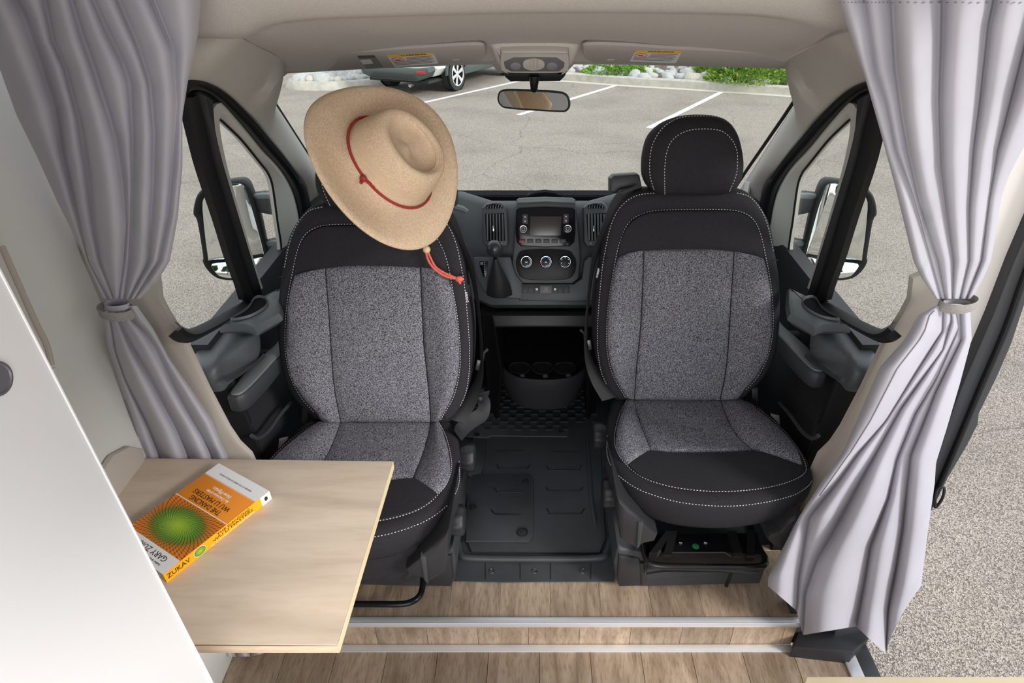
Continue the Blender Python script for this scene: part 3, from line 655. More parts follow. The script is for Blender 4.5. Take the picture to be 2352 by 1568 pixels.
# air vents
def vent(x0, dxs=0):
    T_ = lambda L: [(x + dxs, y) for x, y in L]
    vf = slab('vent_surround', [D(x, y, .030) for x, y in T_([(1107, 476), (1115, 468), (1132, 463), (1150, 463), (1160, 470), (1165, 490), (1168, 560), (1164, 566), (1116, 566), (1108, 555)])], DN, .06, M_dash, dash, b=.010)
    slab('vent_cavity', [D(x, y, .0306) for x, y in T_([(1114, 491), (1158, 489), (1160, 553), (1117, 553)])], DN, .003, M_dark, vf, b=0)
    for k in range(6):
        a = 1119 + k * 7.0
        b = MB(); p0, p1 = D(a + dxs, 491, .034), D(a + dxs + 1, 552, .034); ax = (p1 - p0) * .5
        b.obox((p0 + p1) / 2, ax, Vector((.0022, 0, 0)) + DN * .003, DN * .0006 + Vector((-.0006, 0, 0))); b.build('vent_slat', M_pad, vf, smooth=False)
    slab('vent_tab', [D(x, y, .042) for x, y in T_([(1130, 518), (1135, 518), (1135, 531), (1130, 531)])], DN, .01, M_chrome, vf, b=.001)
    slab('small_vent', [D(x, y, .031) for x, y in T_([(1116, 479), (1118, 471), (1134, 468), (1150, 471), (1156, 478)])], DN, .003, M_dark, vf, b=0)
    for k in range(6):
        slab('small_vent_bar', [D(x, y, .0316) for x, y in T_([(1119 + k * 6, 478.6), (1121 + k * 6, 471), (1122.4 + k * 6, 471), (1120.6 + k * 6, 478.6)])], DN, .001, M_pad, vf, b=0)
    for a in (1124, 1147, 1152): disc('vent_mark', D(a + dxs, 559, .0306), DN, .0016, .0005, M_icon, vf, seg=6, b=0)
vent(0); vent(0, 233)
# gear selector panel, boot and knob
gp = slab('gear_panel', [D(x, y, .040) for x, y in [(1086, 592), (1092, 590), (1173, 590), (1178, 610), (1186, 630), (1200, 648), (1200, 687), (1131, 683), (1110, 668), (1098, 645), (1090, 620)]], DN, .05, M_dash, dash, b=.008)
slab('lower_trim', [D(x, y, .036) for x, y in [(1192, 652), (1318, 652), (1336, 640), (1342, 600), (1352, 590), (1395, 590), (1395, 690), (1300, 693), (1192, 690)]], DN, .05, M_dash, dash, b=.008)
slab('gear_scale', [D(x, y, .0415) for x, y in [(1101, 600), (1121, 600), (1118, 630), (1113, 638), (1109, 634), (1102, 612)]], DN, .002, M_gloss, gp, b=.0005)
for k in range(6): disc('gear_mark', D(1113, 603 + 5 * k, .0421), DN, .0016, .0004, M_icon, gp, seg=6, b=0)
slab('gear_plate', [D(x, y, .0425) for x, y in [(1103, 602), (1110, 602), (1110, 608), (1103, 608)]], DN, .001, M_inkg, gp, b=0)
bt = []
for (yy, xa, xb, h) in ((676, 1120, 1174, .042), (668, 1121, 1173, .055), (650, 1123, 1168, .075), (632, 1127, 1160, .095), (612, 1130, 1150, .115), (600, 1132, 1145, .128), (590, 1133, 1143, .135)):
    c = D((xa + xb) / 2, yy, h); r = (D(xb, yy, h) - D(xa, yy, h)).length / 2
    bt.append([c + V(1, 0, 0) * r * cos(t) * (1 + .10 * cos(4 * t)) + DN.cross(V(1, 0, 0)) * r * .30 * sin(t) + DN * r * .5 * max(0, -sin(t)) for t in [2 * pi * i / 28 for i in range(28)]])
b = MB(); b.rings(bt); b.build('gear_boot', mat('boot_leather', (.016, .016, .018), .5, bump=.15, bscale=40, bdist=.003), gp)
gk = ball('gear_knob', D(1136, 571, .165), .0270, mat('knob_black', (.03, .032, .034), .3), gp, sc=(1, 1, 1.08), seg=20)
tube('gear_lever', [D(1138, 592, .138), D(1137, 582, .150)], [.009, .007], M_chrome, gp)
# lower console: dark tray and cup holder
slab('console_lip', [V(-.16, 1.985, .575), V(.23, 1.985, .575), V(.22, 1.97, .53), V(-.15, 1.97, .53)], (0, -1, .1), .05, M_plastic, dash, b=.01)
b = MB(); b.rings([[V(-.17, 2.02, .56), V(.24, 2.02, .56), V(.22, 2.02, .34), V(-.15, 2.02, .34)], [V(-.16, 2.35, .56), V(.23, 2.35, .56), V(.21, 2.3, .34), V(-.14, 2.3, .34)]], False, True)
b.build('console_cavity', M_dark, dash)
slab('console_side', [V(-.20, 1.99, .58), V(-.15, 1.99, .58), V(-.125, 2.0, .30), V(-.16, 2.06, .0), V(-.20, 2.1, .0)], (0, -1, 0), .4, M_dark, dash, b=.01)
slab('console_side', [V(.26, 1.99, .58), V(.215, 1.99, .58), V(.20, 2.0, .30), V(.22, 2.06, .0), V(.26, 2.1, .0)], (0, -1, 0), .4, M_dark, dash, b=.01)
CP = ((0, 0, 1), .31)
co = pxs([(1148, 812), (1152, 842), (1182, 864), (1215, 870), (1250, 872), (1290, 870), (1322, 862), (1345, 842), (1347, 812), (1250, 800)], CP, 0, 5)
cc = sum(co, Vector()) / len(co)
b = MB(); b.rings([[cc + (p - cc) * .80 + V(0, 0, -.16) for p in co], [cc + (p - cc) * 1.0 + V(0, 0, -.06) for p in co], [cc + (p - cc) * 1.03 + V(0, 0, -.015) for p in co], [cc + (p - cc) * 1.01 for p in co], [cc + (p - cc) * .95 for p in co], [cc + (p - cc) * .92 - V(0, 0, .03) for p in co]], True, True)
ch = b.build('cup_holder', M_plastic, dash, sharp=50)
for cx_ in (-.062, .028, .118):
    R = []
    cy_ = cc.y + .01
    for r, z in ((.044, .30), (.046, .306), (.040, .306), (.037, .292)):
        R.append([V(cx_ + r * cos(2 * pi * i / 24), cy_ + r * sin(2 * pi * i / 24), z) for i in range(24)])
    b = MB(); b.rings(R, True, True); b.build('cup_ring', M_plastic, ch)
    ball('cup_grip', (cx_ + .012, cc.y - .045, .30), .013, M_plastic2, ch)
# steering stalk end
tube('stalk', [D(1030, 470, .10), D(1062, 480, .09), D(1072, 486, .08)], [.012, .012, .009], M_pad, dash)
# ================================================================== SEATS (right one built, left one is its mirror image set a little nearer)
BP = plane((0, 1.59, .50), (0, -.627, .16)); BN = BP[0]
CPn = ((0, 0, 1), .48)
st = thing('captain_seat', (.47, 1.40, 0.0), 'right swivelled cab seat with its rounded headrest showing, nothing lying on it', 'seat', 'swivelled cab seats with grey fabric inserts')
sil = [(1407, 914), (1386, 880), (1371, 826), (1365, 773), (1364, 701), (1371, 640), (1378, 587), (1389, 523), (1407, 480), (1432, 450), (1461, 436), (1500, 433), (1586, 433), (1660, 433), (1700, 434), (1729, 448), (1757, 482), (1775, 523), (1786, 587), (1795, 648), (1797, 719), (1793, 773), (1782, 826), (1757, 873), (1724, 905), (1696, 922), (1560, 928), (1430, 924)]
P = [PL(x, y, BP) for x, y in [(q.x, q.y) for q in cat([(a, b, 0) for a, b in sil], 3, True)]]
back = puff('backrest', P, BN, [(.05, -.12), (.015, -.105), (0, -.08), (0, -.03), (.004, -.010), (.012, .004), (.024, .012), (.04, .012), (.08, .0)], M_black, st, sharp=80)
S = lambda x: max(0.0, x) ** 0.5
sk = lambda u: S(sin(pi * u))
insL = [(1457, 917), (1462, 844), (1471, 755), (1474, 701), (1477, 630), (1479, 575)]
insR = [(1654, 918), (1668, 844), (1675, 755), (1679, 684), (1683, 630), (1686, 577)]
groove = lambda v, c, w, d: -d * exp(-((v - c) / w) ** 2)
p1 = panel('center_insert', coons([(1457, 917), (1555, 920), (1654, 918)], [(1479, 575), (1550, 571), (1630, 571), (1686, 577)], insL, insR, 24, 48), BP, lambda u, v: .012 + .012 * sk(u) * min(1, 3 * sk(v)) + groove(v, .51, .010, .009), M_melange, st)
outL = [(1439, 914), (1411, 862), (1398, 809), (1396, 755), (1402, 684), (1411, 630), (1421, 591)]
p2 = panel('side_bolster', coons([(1439, 914), (1457, 917)], [(1421, 591), (1450, 580), (1479, 575)], outL, insL, 12, 40), BP, lambda u, v: .012 + .034 * (1 - u) ** .8 * sk(min(1, .25 + u * 1.2) * .8) * (0.3 + .7 * sk(v)) + .010 * sin(pi * u), M_melange, st)
outR = [(1696, 916), (1711, 894), (1739, 862), (1761, 819), (1771, 773), (1773, 737), (1771, 684), (1764, 630), (1754, 594)]
p3 = panel('side_bolster', coons([(1654, 918), (1696, 917)], [(1686, 577), (1729, 586), (1754, 594)], insR, outR, 12, 40), BP, lambda u, v: .012 + .034 * u ** .8 * sk(min(1, .25 + (1 - u) * 1.2) * .8) * (.3 + .7 * sk(v)) + .010 * sin(pi * u), M_melange, st)
p4 = panel('shoulder_yoke', coons([(1421, 591), (1450, 579), (1479, 575), (1560, 571), (1640, 571), (1686, 577), (1729, 586), (1754, 594)], [(1450, 509), (1479, 493), (1514, 486), (1586, 484), (1665, 485), (1705, 491), (1732, 510)],
           [(1421, 591), (1424, 560), (1432, 535), (1450, 509)], [(1754, 594), (1751, 560), (1744, 535), (1732, 510)], 36, 14), BP, lambda u, v: .016 + .010 * sk(u) * (.35 + .65 * sk(v)), M_black, st)
# headrest
HP = plane((0, 1.74, 1.22), (0, -.94, .25))
hr = [(1481, 383), (1485, 344), (1497, 310), (1525, 283), (1563, 267), (1602, 262), (1651, 265), (1682, 279), (1702, 306), (1713, 344), (1717, 383), (1711, 415), (1690, 442), (1659, 450), (1590, 451), (1525, 449), (1498, 434), (1484, 410)]
hd = puff('headrest', pxs(hr, HP, 0, 4), HP[0], [(.05, -.115), (.015, -.10), (0, -.07), (0, -.035), (.008, -.012), (.022, .004), (.040, .013), (.040, .020, .78), (.040, .023, .45)], M_black, st, sharp=80)
for xx in (1560, 1640): tube('headrest_rod', [PL(xx, 445, HP, -.05), PL(xx, 470, HP, -.06)], .007, M_chrome, hd)
# seat cushion
cs = [(1420, 905), (1399, 946), (1393, 996), (1393, 1046), (1409, 1082), (1439, 1109), (1482, 1132), (1555, 1154), (1632, 1163), (1698, 1163), (1764, 1155), (1824, 1139), (1857, 1119), (1869, 1100), (1865, 1075), (1847, 1039), (1814, 996), (1771, 950), (1728, 915), (1650, 895), (1500, 893)]
Pc = pxs(cs, CPn, 0, 4)
cush = puff('seat_cushion', Pc, (0, 0, 1), [(.07, -.13), (.03, -.118), (.012, -.09), (0, -.05), (0, -.012), (.006, 0), (.018, .008), (.04, .012), (.07, .006)], M_black, st, sharp=80)
ciL = [(1496, 1034), (1469, 966), (1456, 912)]; ciR = [(1728, 1034), (1691, 999), (1668, 956), (1653, 912)]
p5 = panel('cushion_insert', coons([(1496, 1034), (1540, 1038), (1610, 1039), (1680, 1038), (1728, 1034)], [(1456, 912), (1653, 912)], ciL, ciR, 24, 20), CPn, lambda u, v: .014 + .010 * sk(u) * min(1, 2 * sk(v)) + groove(v, .62, .02, .005), M_melange, st)
p6 = panel('cushion_bolster', coons([(1443, 1064), (1466, 1047), (1496, 1034)], [(1441, 912), (1456, 912)], [(1443, 1064), (1424, 1042), (1415, 1013), (1418, 979), (1428, 946), (1441, 912)], ciL, 10, 24), CPn, lambda u, v: .012 + .026 * sin(pi * min(1, u * .8 + .2)) * (.4 + .6 * sk(v)), M_melange, st)
p7 = panel('cushion_bolster', coons([(1728, 1034), (1790, 1047), (1842, 1066)], [(1653, 912), (1700, 914)], ciR, [(1842, 1066), (1831, 1033), (1797, 989), (1748, 946), (1700, 914)], 14, 24), CPn, lambda u, v: .012 + .030 * sin(pi * min(1, u * .75)) * (.4 + .6 * sk(v)), M_melange, st)
p8 = panel('cushion_front', coons([(1443, 1066), (1466, 1086), (1499, 1102), (1555, 1116), (1632, 1124), (1698, 1124), (1764, 1115), (1814, 1101), (1844, 1084)], [(1443, 1064), (1466, 1047), (1496, 1034), (1540, 1038), (1610, 1039), (1680, 1038), (1728, 1034), (1790, 1047), (1845, 1068)],
           [(1443, 1066), (1443, 1064)], [(1844, 1084), (1845, 1068)], 40, 16), CPn, lambda u, v: .016 + .008 * sk(u) * sk(.15 + .7 * v), M_black, st)
for L_, pl_ in ((insL, BP), (insR, BP), ([(1421, 592), (1450, 580), (1479, 575), (1560, 571), (1640, 571), (1686, 577), (1729, 587), (1754, 595)], BP), (ciL, CPn), (ciR, CPn), ([(1443, 1065), (1466, 1048), (1496, 1034), (1610, 1038), (1728, 1034), (1790, 1047), (1843, 1067)], CPn)):
    tube('seam', [PL(q.x, q.y, pl_, .0125) for q in cat([(a, b_, 0) for a, b_ in L_], 4)], .0016, M_rubber, st, seg=5)
# stitching follows the built cushions
T_ = tree_of([back, p1, p2, p3, p4]); Th = tree_of([hd]); Tc = tree_of([cush, p5, p6, p7, p8])
stitches('stitching', [(1436, 912), (1408, 862), (1395, 809), (1393, 755), (1399, 684), (1408, 630), (1418, 576), (1430, 537), (1448, 507), (1478, 490), (1514, 483), (1586, 481), (1675, 482), (1713, 491), (1735, 510), (1749, 544), (1760, 594), (1767, 630), (1774, 684), (1776, 737), (1774, 773), (1763, 821), (1741, 864), (1713, 896)], T_, st)
stitches('stitching', [(1503, 443), (1470, 447), (1443, 459), (1418, 485), (1401, 525), (1391, 570), (1384, 610), (1378, 670), (1373, 740), (1373, 800), (1380, 850), (1394, 885)], T_, st)
stitches('stitching', [(1693, 443), (1722, 452), (1747, 480), (1764, 520), (1777, 580)], T_, st)
stitches('stitching', [(1527, 446), (1527, 383), (1533, 344), (1548, 318), (1579, 300), (1620, 296), (1655, 300), (1678, 317), (1692, 344), (1694, 375), (1690, 405), (1673, 446)], Th, st)
stitches('stitching', [(1502, 436), (1493, 402), (1493, 363), (1500, 329), (1521, 295), (1552, 274), (1583, 267), (1640, 267), (1671, 276)], Th, st)
stitches('stitching', [(1439, 920), (1425, 946), (1415, 979), (1411, 1013), (1421, 1044), (1441, 1069), (1464, 1089), (1497, 1105), (1555, 1120), (1632, 1128), (1698, 1127), (1764, 1119), (1815, 1105), (1846, 1088), (1851, 1069), (1833, 1031), (1799, 987), (1750, 944), (1712, 921)], Tc, st)
stitches('stitching', [(1395, 1000), (1395, 1046), (1411, 1081), (1440, 1107), (1482, 1130), (1555, 1152), (1632, 1161), (1698, 1161), (1764, 1152), (1822, 1137), (1855, 1117), (1866, 1102)], Tc, st, off=.003)
for L_ in ([(1412, 594), (1395, 593), (1379, 590)], [(1763, 597), (1775, 597), (1787, 597)]):
    tube('seam', [PL(x, y, BP, .011) for x, y in L_], .0016, M_rubber, st, seg=5)
# side tag with small white letters on the inner side
tg = slab('side_tag', [PL(x, y, BP, -.012) for x, y in [(1371, 614), (1378, 614), (1374, 640), (1368, 640)]], (-.5, -.8, .2), .004, M_rubber, st, b=.001)
# lower plastic: side covers
def cov(pts, y, t):
    return slab('side_cover', [PY(a, b, y) for a, b in pts], (0, -1, .1), t, M_plastic, st, b=.012)
cov([(1417, 1140), (1420, 1200), (1425, 1240), (1462, 1262), (1480, 1250), (1505, 1245), (1512, 1230), (1485, 1208), (1475, 1195), (1450, 1175)], 1.155, .28)
cov([(1817, 1193), (1833, 1180), (1826, 1215), (1808, 1260), (1798, 1264), (1780, 1258), (1762, 1240), (1768, 1228), (1790, 1222), (1803, 1207)], 1.155, .28)
slab('cover_face', [PY(a, b, 1.15) for a, b in [(1466, 1200), (1478, 1200), (1476, 1220), (1470, 1255), (1462, 1262), (1464, 1230)]], (0, -1, 0), .02, M_plastic2, st, b=.003)
# adjusting wheels on the aisle side
for (cx_, cy_, ry) in ((1371, 1000, 34), (1394, 1132, 38)):
    c = PX(cx_, cy_, .215 if cy_ < 1100 else .228); R = []
    for k, (dx, rs) in enumerate(((-.016, .80), (-.014, .9), (-.008, 1), (.012, 1), (.03, .85))):
        R.append([c + V(dx, cos(2 * pi * i / 36) * rs * .046 * (1 + .05 * cos(18 * pi * i / 36 * 2 / 2)), sin(2 * pi * i / 36) * rs * .046 * (1 + .05 * cos(18 * pi * i / 36))) for i in range(36)])
    b = MB(); b.rings(R); b.build('adjuster_wheel', M_plastic, st)
# pedestal: box shell, top plate, rails, front bar
ped = [(1418, 1256), (1500, 1270), (1762, 1283), (1760, 1300), (1748, 1342), (1700, 1345), (1490, 1349), (1440, 1348), (1416, 1344), (1410, 1300)]
b = MB()
fr = [V(.265, 1.255, .16), V(.32, 1.245, .155), V(.33, 1.245, .10), V(.72, 1.245, .10), V(.735, 1.25, .11), V(.72, 1.25, .0), V(.265, 1.25, .0)]
slab('pedestal', [PY(x, y, 1.245) for x, y in [(1418, 1252), (1432, 1262), (1478, 1268), (1492, 1292), (1510, 1296), (1752, 1300), (1764, 1292), (1756, 1320), (1748, 1343), (1490, 1350), (1424, 1348), (1413, 1335), (1408, 1290)]], (0, -1, .05), .40, M_plastic2, st, b=.014)
slab('pedestal_corner', [PY(x, y, 1.235) for x, y in [(1420, 1275), (1468, 1284), (1478, 1300), (1480, 1348), (1422, 1350), (1417, 1330)]], (0, -1, .08), .03, M_plastic, st, b=.012)
tube('pedestal_rib', [PY(1474, 1290, 1.24), PY(1476, 1338, 1.24)], .008, M_plastic, st)
tube('pedestal_rib', [PY(1684, 1304, 1.246), PY(1668, 1345, 1.246)], .006, M_rubber, st)
pz = .20
slab('top_plate', [PZ(x, y, pz) for x, y in [(1492, 1226), (1740, 1222), (1752, 1272), (1700, 1269), (1668, 1267), (1535, 1266), (1492, 1272)]], (0, 0, 1), .10, M_gloss, st, b=.004)
for (a, c) in (((1538, 1225), (1500, 1275)), ((1546, 1225), (1532, 1280))) + (((1680, 1225), (1695, 1275)), ((1725, 1222), (1722, 1282))):
    p, q = PZ(*a, pz + .022), PZ(*c, pz + .012); b = MB(); d = (q - p) * .5
    b.obox((p + q) / 2, d, V(.012, 0, 0), V(0, 0, .012)); b.build('rail', M_steel, st, smooth=False)
tube('plate_lip', [PZ(x, y, pz + .004) for x, y in [(1537, 1268), (1600, 1268), (1665, 1268), (1680, 1278)]], .0022, M_steel, st, seg=6)
tube('slide_bar', cat([PZ(x, y, .19) for x, y in [(1478, 1252), (1482, 1276), (1492, 1292), (1520, 1299), (1600, 1301), (1700, 1302), (1745, 1300), (1758, 1293), (1757, 1280), (1746, 1262), (1737, 1235)]], 6), .0095, M_steel, st, seg=10)
for xx in (1564, 1621):
    disc('bolt', PZ(xx, 1240, pz + .012), (0, 0, 1), .009, .012, M_chrome, st, seg=6)
disc('green_dot', PZ(1598, 1254, pz + .001), (0, 0, 1), .0105, .001, M_green, st)
# folding armrest on the door side
AZ = .70
at_ = [(1770, 700), (1796, 738), (1821, 762), (1860, 796), (1889, 830), (1902, 852), (1888, 856), (1874, 854), (1855, 843), (1821, 809), (1793, 776), (1765, 750)]
puff('armrest', pxs(at_, ((0, 0, 1), AZ), 0, 4), (0, 0, 1), [(.010, -.062), (0, -.05), (0, -.012), (.004, -.004), (.012, 0)], M_plastic2, st, sharp=70)
slab('armrest_pad', pxs([(1775, 712), (1796, 744), (1821, 766), (1858, 800), (1884, 832), (1893, 848), (1876, 849), (1858, 838), (1826, 806), (1796, 773), (1770, 748)], ((0, 0, 1), AZ + .003), 0, 4), (0, 0, 1), .01, M_pad, st, b=.004)
tube('armrest_pivot', [V(.74, 1.69, .66), V(.84, 1.69, .66)], .03, M_plastic, st, seg=16)
# floor frame fill under the cushion so the seat stands on its pedestal
box('seat_frame', (.30, 1.42, .20), (.70, 1.60, .37), M_rubber, st, b=.02)
# shoulder belt guide, belt and buckle
slab('belt_guide', [PL(x, y, BP, -.01) for x, y in [(1402, 442), (1402, 410), (1410, 402), (1464, 398), (1470, 404), (1476, 432), (1440, 445)]], BN, .07, M_plastic, st, b=.01)
def ribbon(name, pts, ws, m, parent, up=None, t=.0015):
    """flat strap along pts; ws = list of half-width vectors"""
    P = cat(pts, 6); Wv = cat(ws, 6); L = [p - w for p, w in zip(P, Wv)]; R = [p + w for p, w in zip(P, Wv)]
    nn = (P[1] - P[0]).cross(Wv[0]).normalized()
    return grid(name, [L, [(a + b) / 2 + nn * .001 for a, b in zip(L, R)], R], m, parent, thick=t, n=nn, sharp=80)
bpts = [(1446, 430, .012), (1420, 462, .005), (1398, 510, .0), (1375, 560, -.01), (1360, 620, -.01), (1350, 700, -.012), (1346, 760, -.012), (1350, 820, -.012), (1372, 872, -.005), (1400, 915, .01)]
ribbon('seat_belt', [PL(x, y, BP, h) for x, y, h in bpts], [V(.030, .004, .006), V(.026, .01, .006), V(.020, .016, .004), V(.016, .02, 0), V(.010, .022, 0), V(.007, .022, 0), V(.007, .022, 0), V(.010, .02, 0), V(.020, .012, 0), V(.024, .004, .006)], M_belt, st)
slab('belt_slot', [PL(x, y, BP, .018) for x, y in [(1424, 440), (1468, 424), (1466, 432), (1428, 448)]], BN, .004, M_rubber, st, b=.001)
tube('belt_latch', [PL(x, y, BP, -.03) for x, y in [(1333, 757), (1342, 765), (1346, 790)]], .005, M_plastic, st)
slab('belt_tongue', [PL(x, y, BP, -.008) for x, y in [(1348, 782), (1356, 780), (1360, 802), (1352, 804)]], BN, .003, M_steel, st, b=.001)
slab('anchor_plate', [PY(x, y, 1.55) for x, y in [(1770, 950), (1790, 955), (1793, 985), (1775, 975)]], (0, -1, 0), .004, M_alu, st, b=.001)
slab('frame_strut', [PL(x, y, BP, -.05) for x, y in [(1727, 893), (1741, 890), (1741, 930), (1728, 930)]], BN, .01, M_plastic2, st, b=.002)
left = copy_tree(st, None, True, -.11)
left['label'] = 'left swivelled cab seat with a straw hat over its headrest'
left['category'] = 'seat'; left['group'] = st['group']
for ch_ in list(left.children):
    if ch_.name.split('.')[0] in ('green_dot', 'plate_lip', 'slide_bar', 'bolt', 'rail'): bpy.data.objects.remove(ch_)
    elif ch_.name.split('.')[0] in ('pedestal', 'pedestal_corner', 'pedestal_rib', 'top_plate'): ch_.location.y += .11
puff('front_skirt', [PY(x, y, 1.085) for x, y in [(560, 1262), (900, 1262), (960, 1252), (966, 1290), (948, 1318), (930, 1340), (800, 1346), (560, 1348)]], (0, -1, 0), [(0, -.20), (0, -.02), (.01, -.004), (.03, 0)], M_black, left, sharp=60)
tube('slide_bar', cat([PZ(x, y, .09) for x, y in [(972, 1318), (970, 1350), (962, 1370), (942, 1383), (915, 1387), (860, 1387), (700, 1387), (600, 1386)]], 6), .0095, M_gloss, left, seg=10)
# lettering of the side tags (read the same way on both seats)
def airtag(seat, pts):
    p0, p1 = pts; ya = None
    d = (p1 - p0).normalized()
    text('tag_letters', 'AIRBAG', .009, (p0 + p1) / 2, d, BN.cross(d), M_icon, seat, width=(p1 - p0).length)
airtag(st, (PL(1375, 616, BP, .004), PL(1371, 637, BP, .004)))
airtag(left, (PL(1070, 670, ((BN), BP[1] + .11 * .969), .006), PL(1074, 694, ((BN), BP[1] + .11 * .969), .006)))
# loose twisted belt end hanging beside the left seat
tw = [PY(1098, 900, 1.62), PY(1112, 925, 1.58), PY(1108, 950, 1.54), PY(1082, 968, 1.50), PY(1062, 985, 1.46), PY(1052, 1000, 1.42)]
lb = ribbon('loose_belt', tw, [V(.018, 0, .012), V(.020, 0, .004), V(.016, .0, -.018), V(.012, 0, -.024), V(.016, 0, -.018), V(.010, 0, -.02)], M_belt, left)
tube('belt_loop', [PY(x, y, 1.60) for x, y in [(1078, 920), (1100, 905), (1124, 899), (1122, 904), (1100, 912), (1082, 922)]], .004, M_plastic, left, seg=6)
disc('belt_button', PY(1103, 916, 1.585), (0, -1, .3), .007, .003, M_plastic, left)

# ================================================================== FLOOR MAT
fm = thing('floor_mat', (.0, 1.6, 0.0), 'black moulded rubber mat covering the aisle floor between the seats', 'floor mat')
def mz(L, h=0.0): return [PZ(x, y, h) for x, y in L]
slab('mat_sheet', [V(-.262, 1.272, .006), V(-.1, 1.268, .006), V(.1, 1.27, .006), V(.255, 1.27, .006), V(.30, 1.5, .006), V(.34, 2.5, .006), V(-.34, 2.5, .006), V(-.30, 1.5, .006)], (0, 0, 1), .005, M_mat, fm, b=.002)
slab('raised_tray', mz([(1082, 1265), (1072, 1240), (1078, 1060), (1094, 940), (1110, 840), (1370, 840), (1378, 960), (1386, 1150), (1392, 1235), (1378, 1268)], .016), (0, 0, 1), .012, M_mat, fm, b=.006)
tube('front_ridge', cat([PZ(x, y, .012) for x, y in [(1052, 1250), (1058, 1272), (1085, 1281), (1230, 1283), (1370, 1281), (1392, 1268), (1402, 1240)]], 6), .012, M_mat, fm, seg=10)
tube('side_ridge', cat([PZ(x, y, .014) for x, y in [(1350, 1020), (1352, 1060), (1357, 1130), (1368, 1210)]], 5), [.010] * 15 + [.004], M_mat, fm, seg=8)
slab('step_pad', mz([(1072, 1100), (1085, 1090), (1110, 1086), (1120, 1087), (1215, 1089), (1225, 1098), (1225, 1230), (1216, 1242), (1070, 1241)], .024), (0, 0, 1), .012, M_mat, fm, b=.003)
slab('left_strip', mz([(1076, 1015), (1118, 1010), (1112, 1070), (1104, 1088), (1082, 1094), (1070, 1092)], .022), (0, 0, 1), .01, M_mat, fm, b=.003)
slab('foot_panel', mz([(1066, 1002), (1118, 1004), (1130, 1000), (1302, 1002), (1306, 998), (1304, 880), (1080, 880)], .021), (0, 0, 1), .008, M_mat, fm, b=.003)
b = MB()
for j in range(14):
    yy = 986 - 9.2 * j + j * j * .10
    for i in range(9):
        xx = 1084 + i * 35.5 * (1 - j * .012) + (17 if j % 2 else 0) + j * 2.2
        if xx > 1375: continue
        if 1300 < xx and j < 2: continue
        c = PZ(xx, yy, .022 if xx < 1300 else .018); w = .014
        b.obox(c + V(0, 0, .001), V(w, 0, 0), V(0, .0042, 0), V(0, 0, .0022))
o = b.build('tread_bars', M_plastic2, fm, smooth=False); o['kind'] = 'stuff'
for L_, h in (([(1142, 1067), (1146, 1077), (1210, 1077), (1217, 1068)], .018), ([(1256, 1070), (1260, 1079), (1330, 1080), (1336, 1068)], .018), ([(1254, 1118), (1260, 1128), (1332, 1128), (1338, 1118)], .018), ([(1256, 1168), (1262, 1180), (1334, 1180), (1342, 1168)], .018),
              ([(1134, 1120), (1142, 1130), (1205, 1130)], .026), ([(1128, 1170), (1136, 1180), (1200, 1182)], .026), ([(1268, 1039), (1328, 1039)], .018), ([(1140, 1036), (1200, 1036)], .018), ([(1345, 962), (1372, 963)], .018)):
    tube('grip_line', [PZ(x, y, h - .001) for x, y in L_], .0022, M_mat if False else M_rubber, fm, seg=6)
for x, y, r, h in ((1289, 989, .010, .022), (1095, 997, .010, .022), (1207, 1104, .010, .026), (1086, 1164, .011, .026), (1200, 1221, .018, .026)):
    dd = disc('mat_fastener', PZ(x, y, h), (0, 0, 1), r, .004, M_plastic, fm, b=.001)
    tube('fastener_rim', ring_out(PZ(x, y, h + .001), (0, 0, 1), r * .98, 24), .0014, M_rubber, dd, closed=True, seg=6)
    slab('fastener_slot', [PZ(x - 3, y, h + .0012) + V(a, c, 0) for a, c in ((-.004, -.001), (.004, -.001), (.004, .001), (-.004, .001))], (0, 0, 1), .0006, M_rubber, dd, b=0)
for x in (1130, 1228, 1338):
    tube('eyelet', ring_out(PZ(x, 1311, .008), (0, 0, 1), .0085, 20), .0011, M_chrome, fm, closed=True, seg=5)
for x in (1115, 1195, 1265, 1357):
    tube('flange_crease', [PZ(x, 1294, .007), PZ(x, 1330, .007)], .0012, M_rubber, fm, seg=4)

# ================================================================== CURTAINS
def curtain(name, vals, r0, r1, Y0, hem, label, grp, amp=.72, nsub=13, nv=60, side=1, parent=None, ext=0):
    """vals: list of (row->x) tables, valley lines from one edge to the other; Y0: row->depth table"""
    rows = []
    for j in range(nv + 1):
        v = j / nv; row = []
        for k in range(len(vals) - 1):
            for s in range(nsub if k < len(vals) - 2 else nsub + 1):
                u = s / nsub
                ra = lerp(r0, lerp(hem[k], hem[k + 1], u) if hem else r1, v)
                xa, xb = interp(vals[k], ra), interp(vals[k + 1], ra)
                y0 = interp(Y0, ra); c = PY(lerp(xa, xb, u), ra, y0)
                w = abs(PY(xb, ra, y0).x - PY(xa, ra, y0).x)
                bul = min(.08, amp * w) * max(0.0, sin(pi * (u ** (1.2 if side > 0 else .84)))) ** .62
                wr = .0022 * sin(ra * .012 + k * 2.1 + 3 * u)
                row.append(PY(lerp(xa, xb, u), ra, y0 - bul - wr))
        rows.append(row)
    return rows
